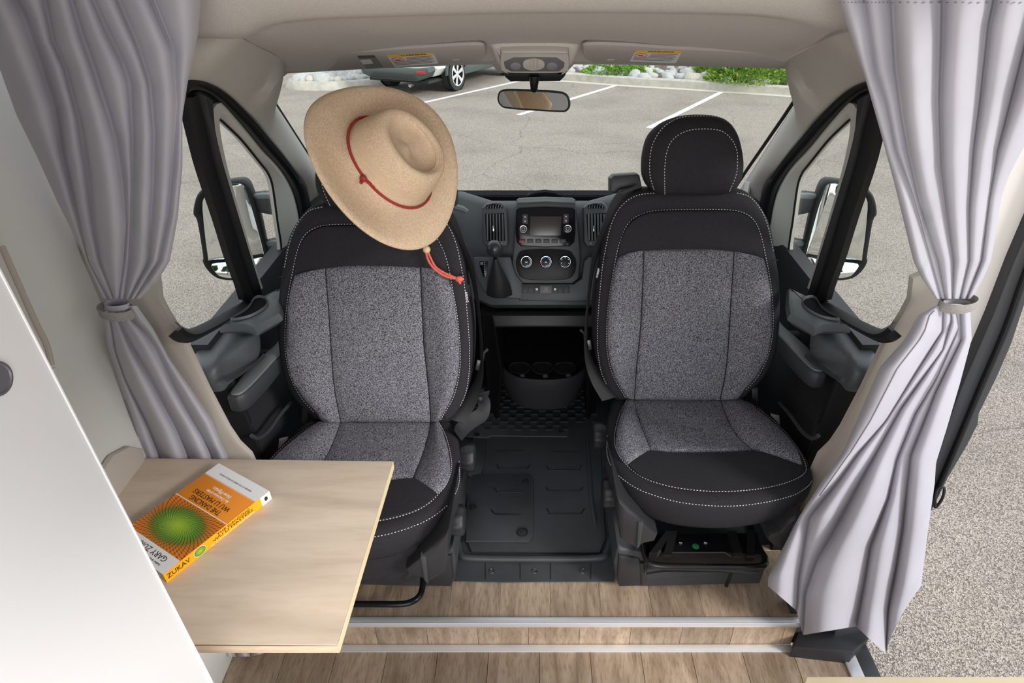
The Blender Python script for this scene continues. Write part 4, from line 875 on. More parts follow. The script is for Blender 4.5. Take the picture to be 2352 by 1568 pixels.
def make_curtain(nm, up, lo, Yu, hem, label, group, side, tie):
    ru = curtain(nm, up, -70, 686, Yu, None, label, group, side=side)
    nlo = curtain(nm, lo, 702, 1480, Yu, hem, label, group, side=side)
    t = thing(nm, (ru[0][0].x, 1.2, -.1), label, 'curtain', group)
    grid('drape', ru, M_curt, t, sharp=180)
    grid('lower_drape', nlo, M_curt, t, sharp=180)
    # gathered waist inside the tie
    xs = tie
    R = []
    for yy, g in ((688, .80), (693, .74), (700, .80)):
        a, b_ = PY(xs[0] + 4, yy, 1.2), PY(xs[1] - 4, yy, 1.2); c = (a + b_) / 2; w = (b_ - a).length / 2 * g
        R.append([c + V(cos(2 * pi * i / 30) * w, sin(2 * pi * i / 30) * w * .6 - .012, 0) * 1.0 for i in range(30)])
    b = MB(); b.rings(R, False, False); b.build('gathered_waist', M_curt, t)
    a, b_ = PY(xs[0], 692 + xs[2], 1.2), PY(xs[1], 692 + xs[3], 1.2); c = (a + b_) / 2; w = (b_ - a).length / 2
    R = []
    for dz, g in ((.011, .95), (.009, .99), (-.009, .99), (-.011, .95)):
        R.append([c + V(cos(2 * pi * i / 40) * w * g, sin(2 * pi * i / 40) * w * .72 * g - .014, dz + (b_.z - a.z) / 2 * cos(2 * pi * i / 40)) for i in range(40)])
    b = MB(); b.rings(R, False, False); tb = b.build('tieback', M_web, t, label='ribbed beige webbing strap')
    return t, ru, nlo
upL = [[(-70, -110), (0, -75), (160, 0), (265, 38), (360, 85), (460, 130), (580, 190), (690, 237)],
       [(-70, 10), (0, 35), (38, 57), (153, 96), (245, 126), (344, 141), (459, 168), (600, 203), (690, 250)],
       [(-70, 90), (0, 103), (96, 122), (153, 149), (268, 180), (382, 199), (516, 214), (600, 229), (690, 262)],
       [(-70, 150), (0, 164), (77, 187), (153, 214), (249, 245), (325, 268), (421, 283), (516, 290), (600, 284), (690, 272)],
       [(-70, 195), (0, 214), (69, 245), (145, 283), (191, 298), (306, 304), (421, 304), (600, 298), (690, 284)],
       [(-70, 240), (0, 272), (107, 317), (191, 344), (306, 354), (421, 352), (600, 340), (690, 294)],
       [(-70, 330), (0, 350), (115, 398), (237, 408), (382, 396), (497, 385), (600, 364), (690, 306)],
       [(-70, 468), (0, 461), (77, 455), (184, 432), (268, 419), (382, 419), (497, 409), (600, 390), (645, 362), (690, 317)]]
loL = [[(702, 239), (743, 241), (791, 245), (855, 265), (951, 293), (1046, 319), (1300, 395), (1480, 478)],
       [(702, 249), (727, 252), (807, 265), (871, 287), (976, 338), (1043, 365), (1300, 430), (1480, 500)],
       [(702, 262), (737, 273), (798, 303), (871, 345), (928, 375), (983, 405), (1046, 432), (1300, 480), (1480, 535)],
       [(702, 290), (734, 303), (759, 330), (804, 360), (871, 390), (935, 425), (1002, 465), (1046, 486), (1300, 530), (1480, 570)],
       [(702, 315), (721, 328), (759, 355), (823, 389), (903, 446), (967, 488), (1015, 507), (1046, 523), (1300, 580), (1480, 604)]]
YL = [(-100, 1.20), (700, 1.20), (960, 1.235), (1060, 1.25), (1150, 1.25), (1500, 1.10)]
cl, ruL, nlL = make_curtain('curtain', upL, loL, YL, [1503, 1506, 1508, 1507, 1500], 'grey curtain gathered on the left, behind the wooden table', 'grey curtains tied back at the cab', 1, (236, 316, 10, 20))
upR = [[(-70, 1895), (0, 1926), (69, 1949), (172, 1985), (298, 2021), (429, 2056), (600, 2098), (641, 2118), (690, 2153)],
       [(-70, 1950), (0, 1985), (165, 2010), (230, 2033), (344, 2056), (413, 2083), (459, 2100), (600, 2138), (690, 2163)],
       [(-70, 2035), (0, 2045), (153, 2054), (268, 2070), (344, 2084), (459, 2110), (600, 2155), (690, 2172)],
       [(-70, 2160), (0, 2163), (77, 2162), (230, 2157), (383, 2161), (497, 2175), (600, 2190), (690, 2188)],
       [(-70, 2290), (0, 2282), (57, 2270), (230, 2251), (344, 2236), (478, 2226), (600, 2226), (690, 2204)],
       [(-70, 2420), (0, 2380), (230, 2322), (344, 2292), (459, 2272), (600, 2254), (690, 2218)],
       [(-70, 2520), (0, 2480), (200, 2420), (337, 2352), (402, 2318), (452, 2300), (600, 2276), (640, 2258), (690, 2230)]]
loR = [[(702, 2148), (724, 2108), (782, 2076), (845, 2019), (944, 1977), (1037, 1936), (1100, 1891), (1188, 1834), (1322, 1765), (1400, 1760)],
       [(702, 2166), (759, 2165), (861, 2100), (966, 2035), (1043, 1970), (1100, 1930), (1188, 1860), (1322, 1835), (1450, 1826)],
       [(702, 2180), (734, 2186), (804, 2165), (938, 2070), (1090, 1985), (1203, 1925), (1290, 1875), (1362, 1850), (1450, 1845)],
       [(702, 2192), (750, 2204), (870, 2150), (950, 2102), (1054, 2060), (1145, 2040), (1253, 2000), (1344, 1985), (1450, 1965)],
       [(702, 2206), (780, 2208), (900, 2150), (1046, 2092), (1109, 2085), (1217, 2073), (1308, 2058), (1400, 2040), (1500, 2035)],
       [(702, 2228), (778, 2232), (880, 2205), (982, 2175), (1062, 2150), (1109, 2147), (1253, 2127), (1344, 2116), (1430, 2090), (1500, 2060)]]
YR = [(-100, 1.20), (700, 1.20), (1100, 1.16), (1500, 1.12)]
cr, ruR, nlR = make_curtain('curtain', upR, loR, YR, [1345, 1402, 1458, 1438, 1500, 1345], 'grey curtain gathered on the right beside the open side door', 'grey curtains tied back at the cab', -1, (2150, 2233, 2, -8))
for t, r_, yy in ((cl, ruL, 5), (cr, ruR, 6)):
    b = MB()
    row = r_[yy]
    for i in range(0, len(row) - 2, 2): b.tube([row[i] + V(0, -.002, 0), row[i].lerp(row[i + 1], .6) + V(0, -.002, 0)], .0009, 4)
    o = b.build('header_stitching', mat('grey_thread', (.22, .21, .24), .8), t); o['kind'] = 'stuff'
# long seams on the lower right drape
tube('drape_seam', [nlR[j][6] + V(0, -.001, 0) for j in range(1, 40)], .0012, MATS['grey_thread'], cr, seg=5)
tube('drape_seam', [nlL[j][3] + V(0, -.001, 0) for j in range(16, 40)], .0010, MATS['grey_thread'], cl, seg=5)
# curtain track over both curtains
tag(box('trim_15', (-1.0, 1.15, 1.755), (1.0, 1.20, 1.775), M_alu, b=.003), kind='structure')
# ================================================================== TABLE, BOOK, CABINET, COUNTER
tb = thing('wall_table', (-.7, .93, .6), 'pale maple fold-out table with an orange book lying on it', 'table')
slab('tabletop', [V(-1.015, 1.190, .62), V(-.364, 1.178, .62), V(-.375, .684, .62), V(-1.0, .690, .62)], (0, 0, 1), .024, M_maple, tb, b=.0012)
box('edge_band', (-1.0, .6815, .597), (-.374, .684, .6185), mat('maple_edge_dark', (.60, .46, .33), .5, noise=.15, nscale=30, stretch=(1, 1, 6)), tb, b=.0008)
slab('edge_band', [V(-.3738, .683, .6195), V(-.3628, 1.178, .6195), V(-.3628, 1.178, .597), V(-.3738, .683, .597)], (1, 0, 0), .001, M_edge, tb, b=0)
box('wall_bracket', (-1.02, .72, .53), (-.95, 1.10, .598), M_white, tb)
tube('support_strut', [V(-.96, .92, .30), V(-.62, .92, .596)], .012, M_alu, tb)
# book
ZB = .647
A_ = V(-.786, 1.143, 0); B_ = V(-.629, 1.051, 0); C_ = V(-.759, .816, 0)
ex = (A_ - B_).normalized(); ey = (C_ - B_); ey = (ey - ex * ey.dot(ex)); Lb = ey.length; ey.normalize(); Wb = (A_ - B_).length
bk = thing('book', (-.72, .97, .6202), 'thick paperback with an orange cover and green sunflower picture on the table', 'book')
def bq(u, v, z): return B_ + ex * (u * Wb) + ey * (v * Lb) + V(0, 0, z)
def bslab(name, u0, u1, v0, v1, z0, z1, m, b=.0004):
    return slab(name, [bq(u0, v0, z1), bq(u1, v0, z1), bq(u1, v1, z1), bq(u0, v1, z1)], (0, 0, 1), z1 - z0, m, bk, b=b)
bslab('page_block', .012, .985, .006, .994, .6212, ZB - .0012, M_pages)
bslab('back_cover', 0, 1, 0, 1, .6202, .6212, M_orange2, 0)
cv = bslab('front_cover', 0, 1, 0, 1, ZB - .0012, ZB, M_orange, .0002)
bslab('white_band', .001, 1, .001, .145, ZB, ZB + .0002, M_paper, 0)
bslab('white_band', .001, 1, .855, .999, ZB, ZB + .0002, M_paper, 0)
bslab('white_rule', .001, 1, .43, .438, ZB, ZB + .0003, M_paper, 0); bslab('white_rule', .001, 1, .150, .153, ZB, ZB + .0003, M_paper, 0)
def sunflower():
    m = bpy.data.materials.new('sunflower_print'); m.use_nodes = True; nt = m.node_tree; b = nt.nodes['Principled BSDF']; b.inputs['Roughness'].default_value = .35
    N = nt.nodes.new; L = nt.links.new
    uv = N('ShaderNodeUVMap'); sp = N('ShaderNodeSeparateXYZ'); L(uv.outputs[0], sp.inputs[0])
    def mt(op, a, b_=None):
        q = N('ShaderNodeMath'); q.operation = op
        for i, x in enumerate((a, b_)):
            if x is None: continue
            if isinstance(x, (int, float)): q.inputs[i].default_value = x
            else: L(x, q.inputs[i])
        return q.outputs[0]
    x = mt('SUBTRACT', sp.outputs[0], .5); y = mt('SUBTRACT', sp.outputs[1], .5)
    r = mt('SQRT', mt('ADD', mt('MULTIPLY', x, x), mt('MULTIPLY', y, y))); th = mt('ARCTAN2', y, x)
    lr = mt('POWER', r, .5)
    s1 = mt('SINE', mt('ADD', mt('MULTIPLY', th, 21), mt('MULTIPLY', lr, 42))); s2 = mt('SINE', mt('SUBTRACT', mt('MULTIPLY', th, 34), mt('MULTIPLY', lr, 38)))
    net = mt('MULTIPLY', mt('ABSOLUTE', s1), mt('ABSOLUTE', s2)); net1 = mt('ABSOLUTE', s1)
    outer = N('ShaderNodeMapRange'); outer.inputs[1].default_value = .26; outer.inputs[2].default_value = .40; L(r, outer.inputs[0])
    mixn = N('ShaderNodeMix'); mixn.data_type = 'FLOAT'; L(outer.outputs[0], mixn.inputs[0]); L(net1, mixn.inputs[2]); L(mt('POWER', net, .5), mixn.inputs[3])
    cr_ = N('ShaderNodeValToRGB'); e = cr_.color_ramp.elements; e[0].position = 0; e[0].color = (.50, .72, .05, 1); e[1].position = .30; e[1].color = (.12, .30, .02, 1)
    for p, c in ((.38, (.20, .20, .02, 1)), (.46, (.60, .20, .01, 1)), (.62, (.85, .22, .01, 1))):
        q = cr_.color_ramp.elements.new(p); q.color = c
    L(r, cr_.inputs[0])
    dk = N('ShaderNodeMixRGB'); dk.blend_type = 'MULTIPLY'; dk.inputs[0].default_value = 1
    g = N('ShaderNodeValToRGB'); g.color_ramp.elements[0].position = .15; g.color_ramp.elements[0].color = (.12, .07, .02, 1); g.color_ramp.elements[1].position = .55; g.color_ramp.elements[1].color = (1, 1, 1, 1)
    L(mixn.outputs[0], g.inputs[0]); L(cr_.outputs[0], dk.inputs[1]); L(g.outputs[0], dk.inputs[2]); L(dk.outputs[0], b.inputs['Base Color'])
    return m
M_sun = sunflower()
q = [bq(.002, .44, ZB + .0002), bq(1, .44, ZB + .0002), bq(1, .853, ZB + .0002), bq(.002, .853, ZB + .0002)]
obj('cover_picture', q, [(0, 1, 2, 3)], M_sun, bk, smooth=False, uv=[(0, .0), (1, .0), (1, 1), (0, 1)])
tx = lambda s, sz, u, v, m, sh=0.0, w=None: text('cover_lettering', s, sz, bq(u, v, ZB + .0004), ex, ey * 1.0, m, bk, width=w, shear=sh) if False else text('cover_lettering', s, sz, bq(u, v, ZB + .0004), ex, -ey, m, bk, width=w, shear=sh)
def tx(s, sz, u, v, m, sh=0.0, w=None):
    return text('cover_lettering', s, sz, bq(u, v, ZB + .0004), ex, ey, m, bk, width=w, shear=sh)
tx('WINNER OF THE AMERICAN BOOK AWARD', .006, .5, .085, M_inkg, w=.115)
tx('New Physics', .014, .5, .225, M_paper, .15, w=.062)
tx('An Overview of the', .011, .5, .185 + .085, M_paper, .15, w=.078)
tx('WU LI MASTERS', .018, .5, .325, M_ink, w=.125)
tx('THE DANCING', .018, .5, .388, M_ink, w=.105)
tx('GARY ZUKAV', .018, .46, .905, M_ink, w=.115)
tx('Author of the #1 New York Times bestseller', .007, .5, .96, M_ink, .15, w=.13)
# spine
sx = -ey; sn = (B_ - A_).normalized()
slab('spine', [bq(-.004, 0, .6205), bq(-.004, 1, .6205), bq(-.004, 1, ZB), bq(-.004, 0, ZB)], sn, .0012, M_orange2, bk, b=0)
slab('spine_band', [bq(-.0065, 0, .6206), bq(-.0065, .10, .6206), bq(-.0065, .10, ZB - .0001), bq(-.0065, 0, ZB - .0001)], sn, .0004, M_paper, bk, b=0)
zc = (.6205 + ZB) / 2
def sp_(s, sz, v, dz, m, w, sh=0.0): return text('spine_lettering', s, sz, bq(-.0068, v, zc + dz), sx, (0, 0, 1), m, bk, width=w, shear=sh)
sp_('ZUKAV', .017, .885, 0, M_ink, .052)
sp_('THE DANCING', .009, .375, .0065, M_ink, .085)
sp_('WU LI MASTERS', .010, .385, -.0015, M_ink, .105)
sp_('An Overview of the New Physics', .006, .40, -.0095, M_paper, .115)
el = [bq(-.0068, .70, zc) + sx * cos(2 * pi * i / 24) * .0135 + V(0, 0, sin(2 * pi * i / 24) * .011) for i in range(24)]
slab('spine_medallion', [bq(-.0068, .70, zc) + sx * cos(2 * pi * i / 24) * .0145 + V(0, 0, sin(2 * pi * i / 24) * .012) for i in range(24)], sn, .0003, M_paper, bk, b=0)
obj('medallion_print', [p + sn * .0002 for p in el], [tuple(range(24))], M_sun, bk, smooth=False, uv=[(.5 + .3 * cos(2 * pi * i / 24), .5 + .3 * sin(2 * pi * i / 24)) for i in range(24)])
slab('publisher_mark', [bq(-.0069, .05, zc) + sx * cos(2 * pi * i / 16) * .0045 + V(0, 0, sin(2 * pi * i / 16) * .0065) for i in range(16)], sn, .0003, M_ink, bk, b=0)
# tall white cabinet at the left edge of the picture
cb = thing('cabinet', (-.80, .2, -.115), 'tall white cabinet side filling the left edge of the view', 'cabinet')
box('cabinet_side', (-1.0, -.30, -.113), (-.569, .600, 1.95), M_white, cb, b=.002)
box('edge_strip', (-.5705, .5985, -.113), (-.5680, .6015, 1.95), M_white, cb, b=.0006)
hc = PX(-9, 870, -.569)
R = []
for x, r in ((-.5685, .0195), (-.566, .0185), (-.5655, .016), (-.567, .015)):
    R.append([V(x, hc.y + cos(2 * pi * i / 32) * r, hc.z + sin(2 * pi * i / 32) * r) for i in range(32)])
b = MB(); b.rings(R, False, True); b.build('push_latch', mat('latch_grey', (.13, .12, .14), .4), cb)
# maple counter at the lower right corner
ct = thing('counter', (.7, .35, .70), 'maple countertop edge in the bottom right corner by the open door', 'counter')
slab('countertop', [V(.437, .552, .75), V(1.15, .552, .75), V(1.15, -.1, .75), V(.40, -.1, .75), V(.40, .50, .75)], (0, 0, 1), .028, M_edge, ct, b=.002)
box('counter_body', (.46, -.1, -.113), (.94, .50, .722), M_white, ct)

# ================================================================== STRAW HAT
ht_c = PY(893, 379, 1.44)
cr_, cu_, cf_ = V(1, 0, 0), V(0, sin(TH), cos(TH)), V(0, -cos(TH), sin(TH))
vdir = (EYE - ht_c).normalized()
rt = (cr_ - vdir * cr_.dot(vdir)).normalized(); upv = vdir.cross(rt)
mdir = (rt * .78 + upv * .625).normalized()          # minor-axis direction in view
hn = (vdir * cos(radians(46)) + mdir * sin(radians(46))).normalized()
hm = mdir.cross(vdir).normalized()                     # long axis of the seen ellipse
hb = hn.cross(hm).normalized()
hat = thing('straw_hat', tuple(ht_c), 'wide-brimmed woven straw hat with red cord hung over the left headrest', 'hat')
mh = bpy.data.materials.new('straw_weave'); mh.use_nodes = True; nt = mh.node_tree; bb = nt.nodes['Principled BSDF']; bb.inputs['Roughness'].default_value = .8; bb.inputs['Specular IOR Level'].default_value = .2
uvn = nt.nodes.new('ShaderNodeUVMap'); chn = nt.nodes.new('ShaderNodeTexBrick'); chn.inputs['Scale'].default_value = 1.0
chn.inputs['Color1'].default_value = (.92, .72, .52, 1); chn.inputs['Color2'].default_value = (.78, .56, .37, 1); chn.inputs['Mortar'].default_value = (.30, .18, .10, 1)
chn.inputs['Mortar Size'].default_value = .06; chn.inputs['Brick Width'].default_value = 1.0; chn.inputs['Row Height'].default_value = 1.0; chn.inputs['Mortar Smooth'].default_value = .6
nt.links.new(uvn.outputs[0], chn.inputs['Vector']); bpn = nt.nodes.new('ShaderNodeBump'); bpn.inputs['Strength'].default_value = .5; bpn.inputs['Distance'].default_value = .0015
nt.links.new(chn.outputs['Fac'], bpn.inputs['Height']); bpn.invert = True; nt.links.new(bpn.outputs[0], bb.inputs['Normal'])
nz = nt.nodes.new('ShaderNodeTexNoise'); nz.inputs['Scale'].default_value = 14; mxn = nt.nodes.new('ShaderNodeMixRGB'); mxn.blend_type = 'MULTIPLY'; mxn.inputs[0].default_value = .12
nt.links.new(chn.outputs['Color'], mxn.inputs[1]); nt.links.new(nz.outputs['Color'], mxn.inputs[2]); nt.links.new(mxn.outputs[0], bb.inputs['Base Color'])
RB = .203; NA = 120
def hp_(r, z, a): # point of the hat: radius, height along axis, angle measured from the long axis
    return ht_c + hm * (r * cos(a)) + hb * (r * sin(a)) + hn * z
prof = [(RB, -.004), (RB + .002, 0.0), (RB, .004), (.19, .006), (.165, .001), (.14, -.002), (.12, -.001), (.108, .004), (.103, .014), (.100, .030), (.095, .055), (.090, .078), (.086, .094), (.080, .103), (.072, .105), (.064, .101), (.058, .093), (.052, .088), (.040, .086), (.024, .085), (.010, .085)]
vs, fs, uvs = [], [], []
cum = 0; prev = None; cums = []
for r, z in prof:
    if prev: cum += hypot(r - prev[0], z - prev[1])
    cums.append(cum); prev = (r, z)
for k, (r, z) in enumerate(prof):
    for i in range(NA + 1):
        a = 2 * pi * i / NA; rr, zz = r, z
        if r > .11:
            f = (r - .11) / .10
            rr = r * (1 - .02 * cos(2 * a) * f); zz = z + f * f * (.030 * cos(2 * a - pi) + .012 * cos(a - 2.2) + .006 * cos(3 * a + 1))
        elif k >= 8:
            oval = 1 + (.09 if k < 10 else .09 - .008 * min(k - 9, 8)) * cos(2 * a) * min(1, (r - .01) / .06); rr = r * oval
            if k >= 15: zz = z - .006 * cos(a) - .004 * cos(2 * a)
            zz += .004 * cos(a + .6) * (k - 8) / 12
        vs.append(hp_(rr, zz, a)); uvs.append((i / NA * 190 if k > 9 else i / NA * 300, cums[k] / .0026))
for k in range(len(prof) - 1):
    for i in range(NA):
        b0 = k * (NA + 1) + i; fs.append((b0, b0 + 1, b0 + NA + 2, b0 + NA + 1))
kk = (len(prof) - 1) * (NA + 1); fs.append(tuple(kk + i for i in range(NA)))
n0 = len(vs)
# underside of the brim and crown
for k, (r, z) in enumerate(prof[3:16]):
    for i in range(NA + 1):
        a = 2 * pi * i / NA; rr, zz = r - .003 if r < .12 else r, z - .004
        if r > .11:
            f = (r - .11) / .10; rr = r * (1 - .02 * cos(2 * a) * f); zz += f * f * (.030 * cos(2 * a - pi) + .012 * cos(a - 2.2) + .006 * cos(3 * a + 1))
        else: rr = rr * (1 + .09 * cos(2 * a))
        vs.append(hp_(rr, zz, a)); uvs.append((i / NA * 300, cums[k + 3] / .0026))
for i in range(NA): fs.append((i, i + 1, n0 + i + 1, n0 + i))
for k in range(12):
    for i in range(NA):
        b0 = n0 + k * (NA + 1) + i; fs.append((b0, b0 + 1, b0 + NA + 2, b0 + NA + 1))
obj('hat_body', vs, fs, mh, hat, uv=uvs, sharp=180)
# red cord: band round the crown on the near-left side, loose end lying on the brim
def hz(r, a): 
    f = max(0, (r - .11) / .10); return f * f * (.030 * cos(2 * a - pi) + .012 * cos(a - 2.2) + .006 * cos(3 * a + 1))
band = [hp_(.107 * (1 + .09 * cos(2 * a)), .012, a) for a in [2 * pi * i / 60 for i in range(60)]]
cord = tube('hat_cord', band, .0032, M_red, hat, closed=True, seg=6)
HB = plane(ht_c + hn * .008, hn)
def onhat(x, y, h=0.0): return PL(x, y, HB, h)
for q in (0, 1):
    tube('cord_end', cat([onhat(x, y + q * 3, h) for x, y, h in [(835, 410, .006), (860, 426, .004), (885, 442, .004), (915, 456, .004), (940, 461, .006), (962, 458 - q * 2, .010)]], 5), .0026, M_red, hat, seg=6)
ball('cord_knot', onhat(834, 410, .006), .008, M_red, hat)
tube('knot_tail', [onhat(834, 411, .006), onhat(829, 420, .006)], .004, M_red, hat)
# chin cord below the brim with bead and knot, lying on the seat back
LBP = (BN, BP[1] + .11 * .969)
def ls(x, y, h): return PL(x, y, LBP, h)
tube('chin_cord', cat([ls(x, y, h) for x, y, h in [(900, 560, .05), (925, 566, .05), (955, 566, .048), (975, 562, .05)]], 4), .003, M_coral, hat, seg=6)
ball('cord_bead', ls(980, 573, .05), .0105, M_bead, hat, seg=16)
for dx in (-3, 4):
    tube('chin_cord', cat([ls(x, y, .042) for x, y in [(978, 565), (984 + dx, 590), (996 + dx, 612), (1018, 629 - dx), (1040, 637 - dx * .5), (1054, 641)]], 5), .0032, M_coral, hat, seg=6)
ball('chin_knot', ls(1055, 641, .042), .0105, M_coral, hat, sc=(1.1, .8, .9))
tube('knot_tail', [ls(1055, 642, .042), ls(1057, 652, .044)], [.006, .003], M_coral, hat)

# ================================================================== OVERHEAD: visors, lamp console, mirror
VP = plane((0, 1.75, 1.508), (0, -.085, -.19))
VP = plane(PY(1000, 104, 1.75), (PY(1000, 148, 1.92) - PY(1000, 104, 1.75)).cross(V(-1, 0, 0)))
if VP[0].z > 0: VP = (-VP[0], -VP[1])
def vis(pts, label):
    P = pxs(pts, VP, .016, 4)
    c = sum(P, Vector()) / len(P)
    o = slab('sun_visor', P, VP[0], .014, M_visor, None, b=.006)
    return tag(o, label, 'sun visor', 'folded sun visors')
vL = vis([(640, 142), (690, 132), (868, 118), (1000, 109), (1070, 105), (1108, 106), (1116, 118), (1110, 138), (1085, 147), (1000, 150), (868, 157), (760, 163), (700, 166), (668, 166), (650, 156)], 'folded fabric sun visor above the straw hat, carrying two stickers')
vR = vis([(1338, 116), (1346, 105), (1420, 105), (1544, 113), (1700, 121), (1828, 131), (1826, 146), (1808, 157), (1720, 157), (1544, 152), (1430, 148), (1370, 147), (1344, 136)], 'folded fabric sun visor on the right, carrying one warning sticker')
vL['group'] = vR['group'] = 'folded sun visors'
def vq(x, y, h=.0165): return PL(x, y, VP, h)
def sticker(vis_, q, lines, icon):
    a, b_, c, d = q   # px corners TL TR BR BL
    def P_(u, v, h=.0): 
        x = lerp(lerp(a[0], b_[0], u), lerp(d[0], c[0], u), v); y = lerp(lerp(a[1], b_[1], u), lerp(d[1], c[1], u), v); return vq(x, y, .0168 + h)
    s = slab('warning_sticker', [P_(0, 0), P_(1, 0), P_(1, 1), P_(0, 1)], VP[0], .0006, M_label, vis_, b=0)
    slab('sticker_heading', [P_(0, 0, .0003), P_(1, 0, .0003), P_(1, .2, .0003), P_(0, .2, .0003)], VP[0], .0003, M_yellow, vis_, b=0)
    xa = (P_(1, .5) - P_(0, .5)); ya = (P_(.5, 0) - P_(.5, 1))
    hgt = ya.length
    text('sticker_lettering', 'WARNING', hgt * .17, P_(.55, .1, .0005), xa, ya, M_ink, vis_, width=xa.length * .55)
    tube('no_infant_ring', [P_(.17 + .13 * cos(t), .45 + .19 * sin(t), .0008) for t in [2 * pi * i / 20 for i in range(20)]], .0006, M_inkr, vis_, closed=True, seg=4)
    slab('infant_seat_icon', [P_(.10, .42, .0005), P_(.2, .40, .0005), P_(.25, .52, .0005), P_(.12, .52, .0005)], VP[0], .0003, M_inkr, vis_, b=0)
    for k in range(6):
        v = .28 + .11 * k; u0 = .36 if k < 3 else .05
        slab('sticker_line', [P_(u0, v, .0005), P_(.93 - .05 * (k % 2), v, .0005), P_(.93 - .05 * (k % 2), v + .035, .0005), P_(u0, v + .035, .0005)], VP[0], .0002, M_inkg if k else M_inkr, vis_, b=0)
sticker(vL, [(887, 127), (996, 121), (1007, 146), (907, 154)], 1, 1)
sticker(vR, [(1460, 116), (1568, 117), (1552, 145), (1446, 141)], 1, 1)
slab('service_label', [vq(*p) for p in [(820, 128), (860, 127), (880, 155), (842, 158)]], VP[0], .0005, M_inkg, vL, b=0)
slab('label_panel', [vq(*p, .0170) for p in [(827, 138), (851, 136), (858, 146), (834, 148)]], VP[0], .0003, M_label, vL, b=0)
slab('label_panel', [vq(*p, .0170) for p in [(822, 129), (859, 128), (862, 132), (824, 134)]], VP[0], .0003, M_ink, vL, b=0)
for v_, xx in ((vL, 1048), (vR, 1403)):
    slab('visor_clip', [vq(xx + a, b_, .018) for a, b_ in ((-9, 138), (8, 137), (8, 141), (-8, 142))], VP[0], .006, M_visor, v_, b=.002)
# headliner nose around the lamp
LPn = plane((0, 1.80, 1.46), (0, -.75, -.62))
def LQ(x, y, h=0.0): return PL(x, y, LPn, h)
ns = puff('lamp_nose', [LQ(x, y) for x, y in [(q.x, q.y) for q in cat([(1126, 100, 0), (1229, 92, 0), (1332, 100, 0), (1326, 140, 0), (1306, 168, 0), (1290, 176, 0), (1168, 176, 0), (1150, 168, 0), (1132, 140, 0)], 5, True)]], LPn[0], [(-.02, -.12), (0, -.03), (.006, -.008), (.02, .0)], M_liner, ceil, sharp=70)
lc = thing('dome_lamp', tuple(LQ(1229, 145)), 'overhead reading lamp console above the rear-view mirror', 'lamp')
slab('lamp_housing', [LQ(x, y, .016) for x, y in [(q.x, q.y) for q in cat([(1150, 124, 0), (1160, 119, 0), (1229, 117, 0), (1298, 119, 0), (1306, 126, 0), (1307, 155, 0), (1298, 168, 0), (1229, 170, 0), (1160, 168, 0), (1150, 155, 0)], 3, True)]], LPn[0], .03, M_cond, lc, b=.006)
slab('lamp_panel', [LQ(x, y, .018) for x, y in [(1157, 143), (1180, 133), (1229, 132), (1278, 133), (1297, 145), (1295, 156), (1284, 165), (1174, 165), (1160, 157)]], LPn[0], .006, M_console, lc, b=.002)
slab('switch_plate', [LQ(x, y, .021) for x, y in [(q.x, q.y) for q in cat([(1203, 142, 0), (1226, 136, 0), (1248, 142, 0), (1249, 156, 0), (1226, 163, 0), (1204, 157, 0)], 4, True)]], LPn[0], .006, M_cond, lc, b=.002)
for a, b_ in ((1217, 1224), (1225, 1233), (1234, 1236)):
    slab('lamp_switch', [LQ(x, y, .023) for x, y in [(a, 138), (b_, 138), (b_, 156), (a, 156)]], LPn[0], .004, M_cond, lc, b=.001)
for xx in (1184, 1268):
    puff('lamp_lens', [LQ(x, y, .0185) for x, y in [(xx + 13 * cos(2 * pi * i / 24), 152 + 9 * sin(2 * pi * i / 24)) for i in range(24)]], LPn[0], [(0, -.002), (.001, .001), (.004, .0025)], MATS['console_grey'] if False else mat('dim_lens', (.20, .20, .22), .3), lc)
SPn = plane((0, 1.87, 1.40), (0, -.9, -.43))
rv = thing('rear_view_mirror', tuple(PL(1226, 232, SPn)), 'rear-view mirror in black housing hanging in front of the windscreen', 'mirror')
slab('sensor_cover', [PL(x, y, SPn, .01) for x, y in [(1154, 168), (1229, 166), (1302, 168), (1298, 178), (1287, 189), (1172, 190), (1160, 180)]], SPn[0], .05, M_rubber, rv, b=.008)
b = MB(); b.tube([PL(1227, 176, SPn, .02), PL(1227, 192, SPn, .03), PL(1227, 206, SPn, .025)], [.016, .012, .010], 12); b.build('mirror_stem', M_gloss, rv)
ml = [(1142, 230), (1144, 214), (1153, 206), (1175, 204), (1229, 206), (1280, 209), (1300, 215), (1308, 228), (1309, 244), (1302, 255), (1288, 258), (1229, 255), (1165, 250), (1149, 243)]
mp_ = plane(PL(1226, 232, SPn, .03), V(-.27, -.95, .06))
puff('mirror_housing', pxs(ml, mp_, 0, 4), mp_[0], [(.03, -.035), (.006, -.02), (0, -.004), (.001, 0)], M_rubber, rv, sharp=50)
gi = inset_pts(pxs(ml, mp_, .0006, 4), mp_[0], .0055)
slab('mirror_face', gi, mp_[0], .001, M_mirror, rv, b=0)

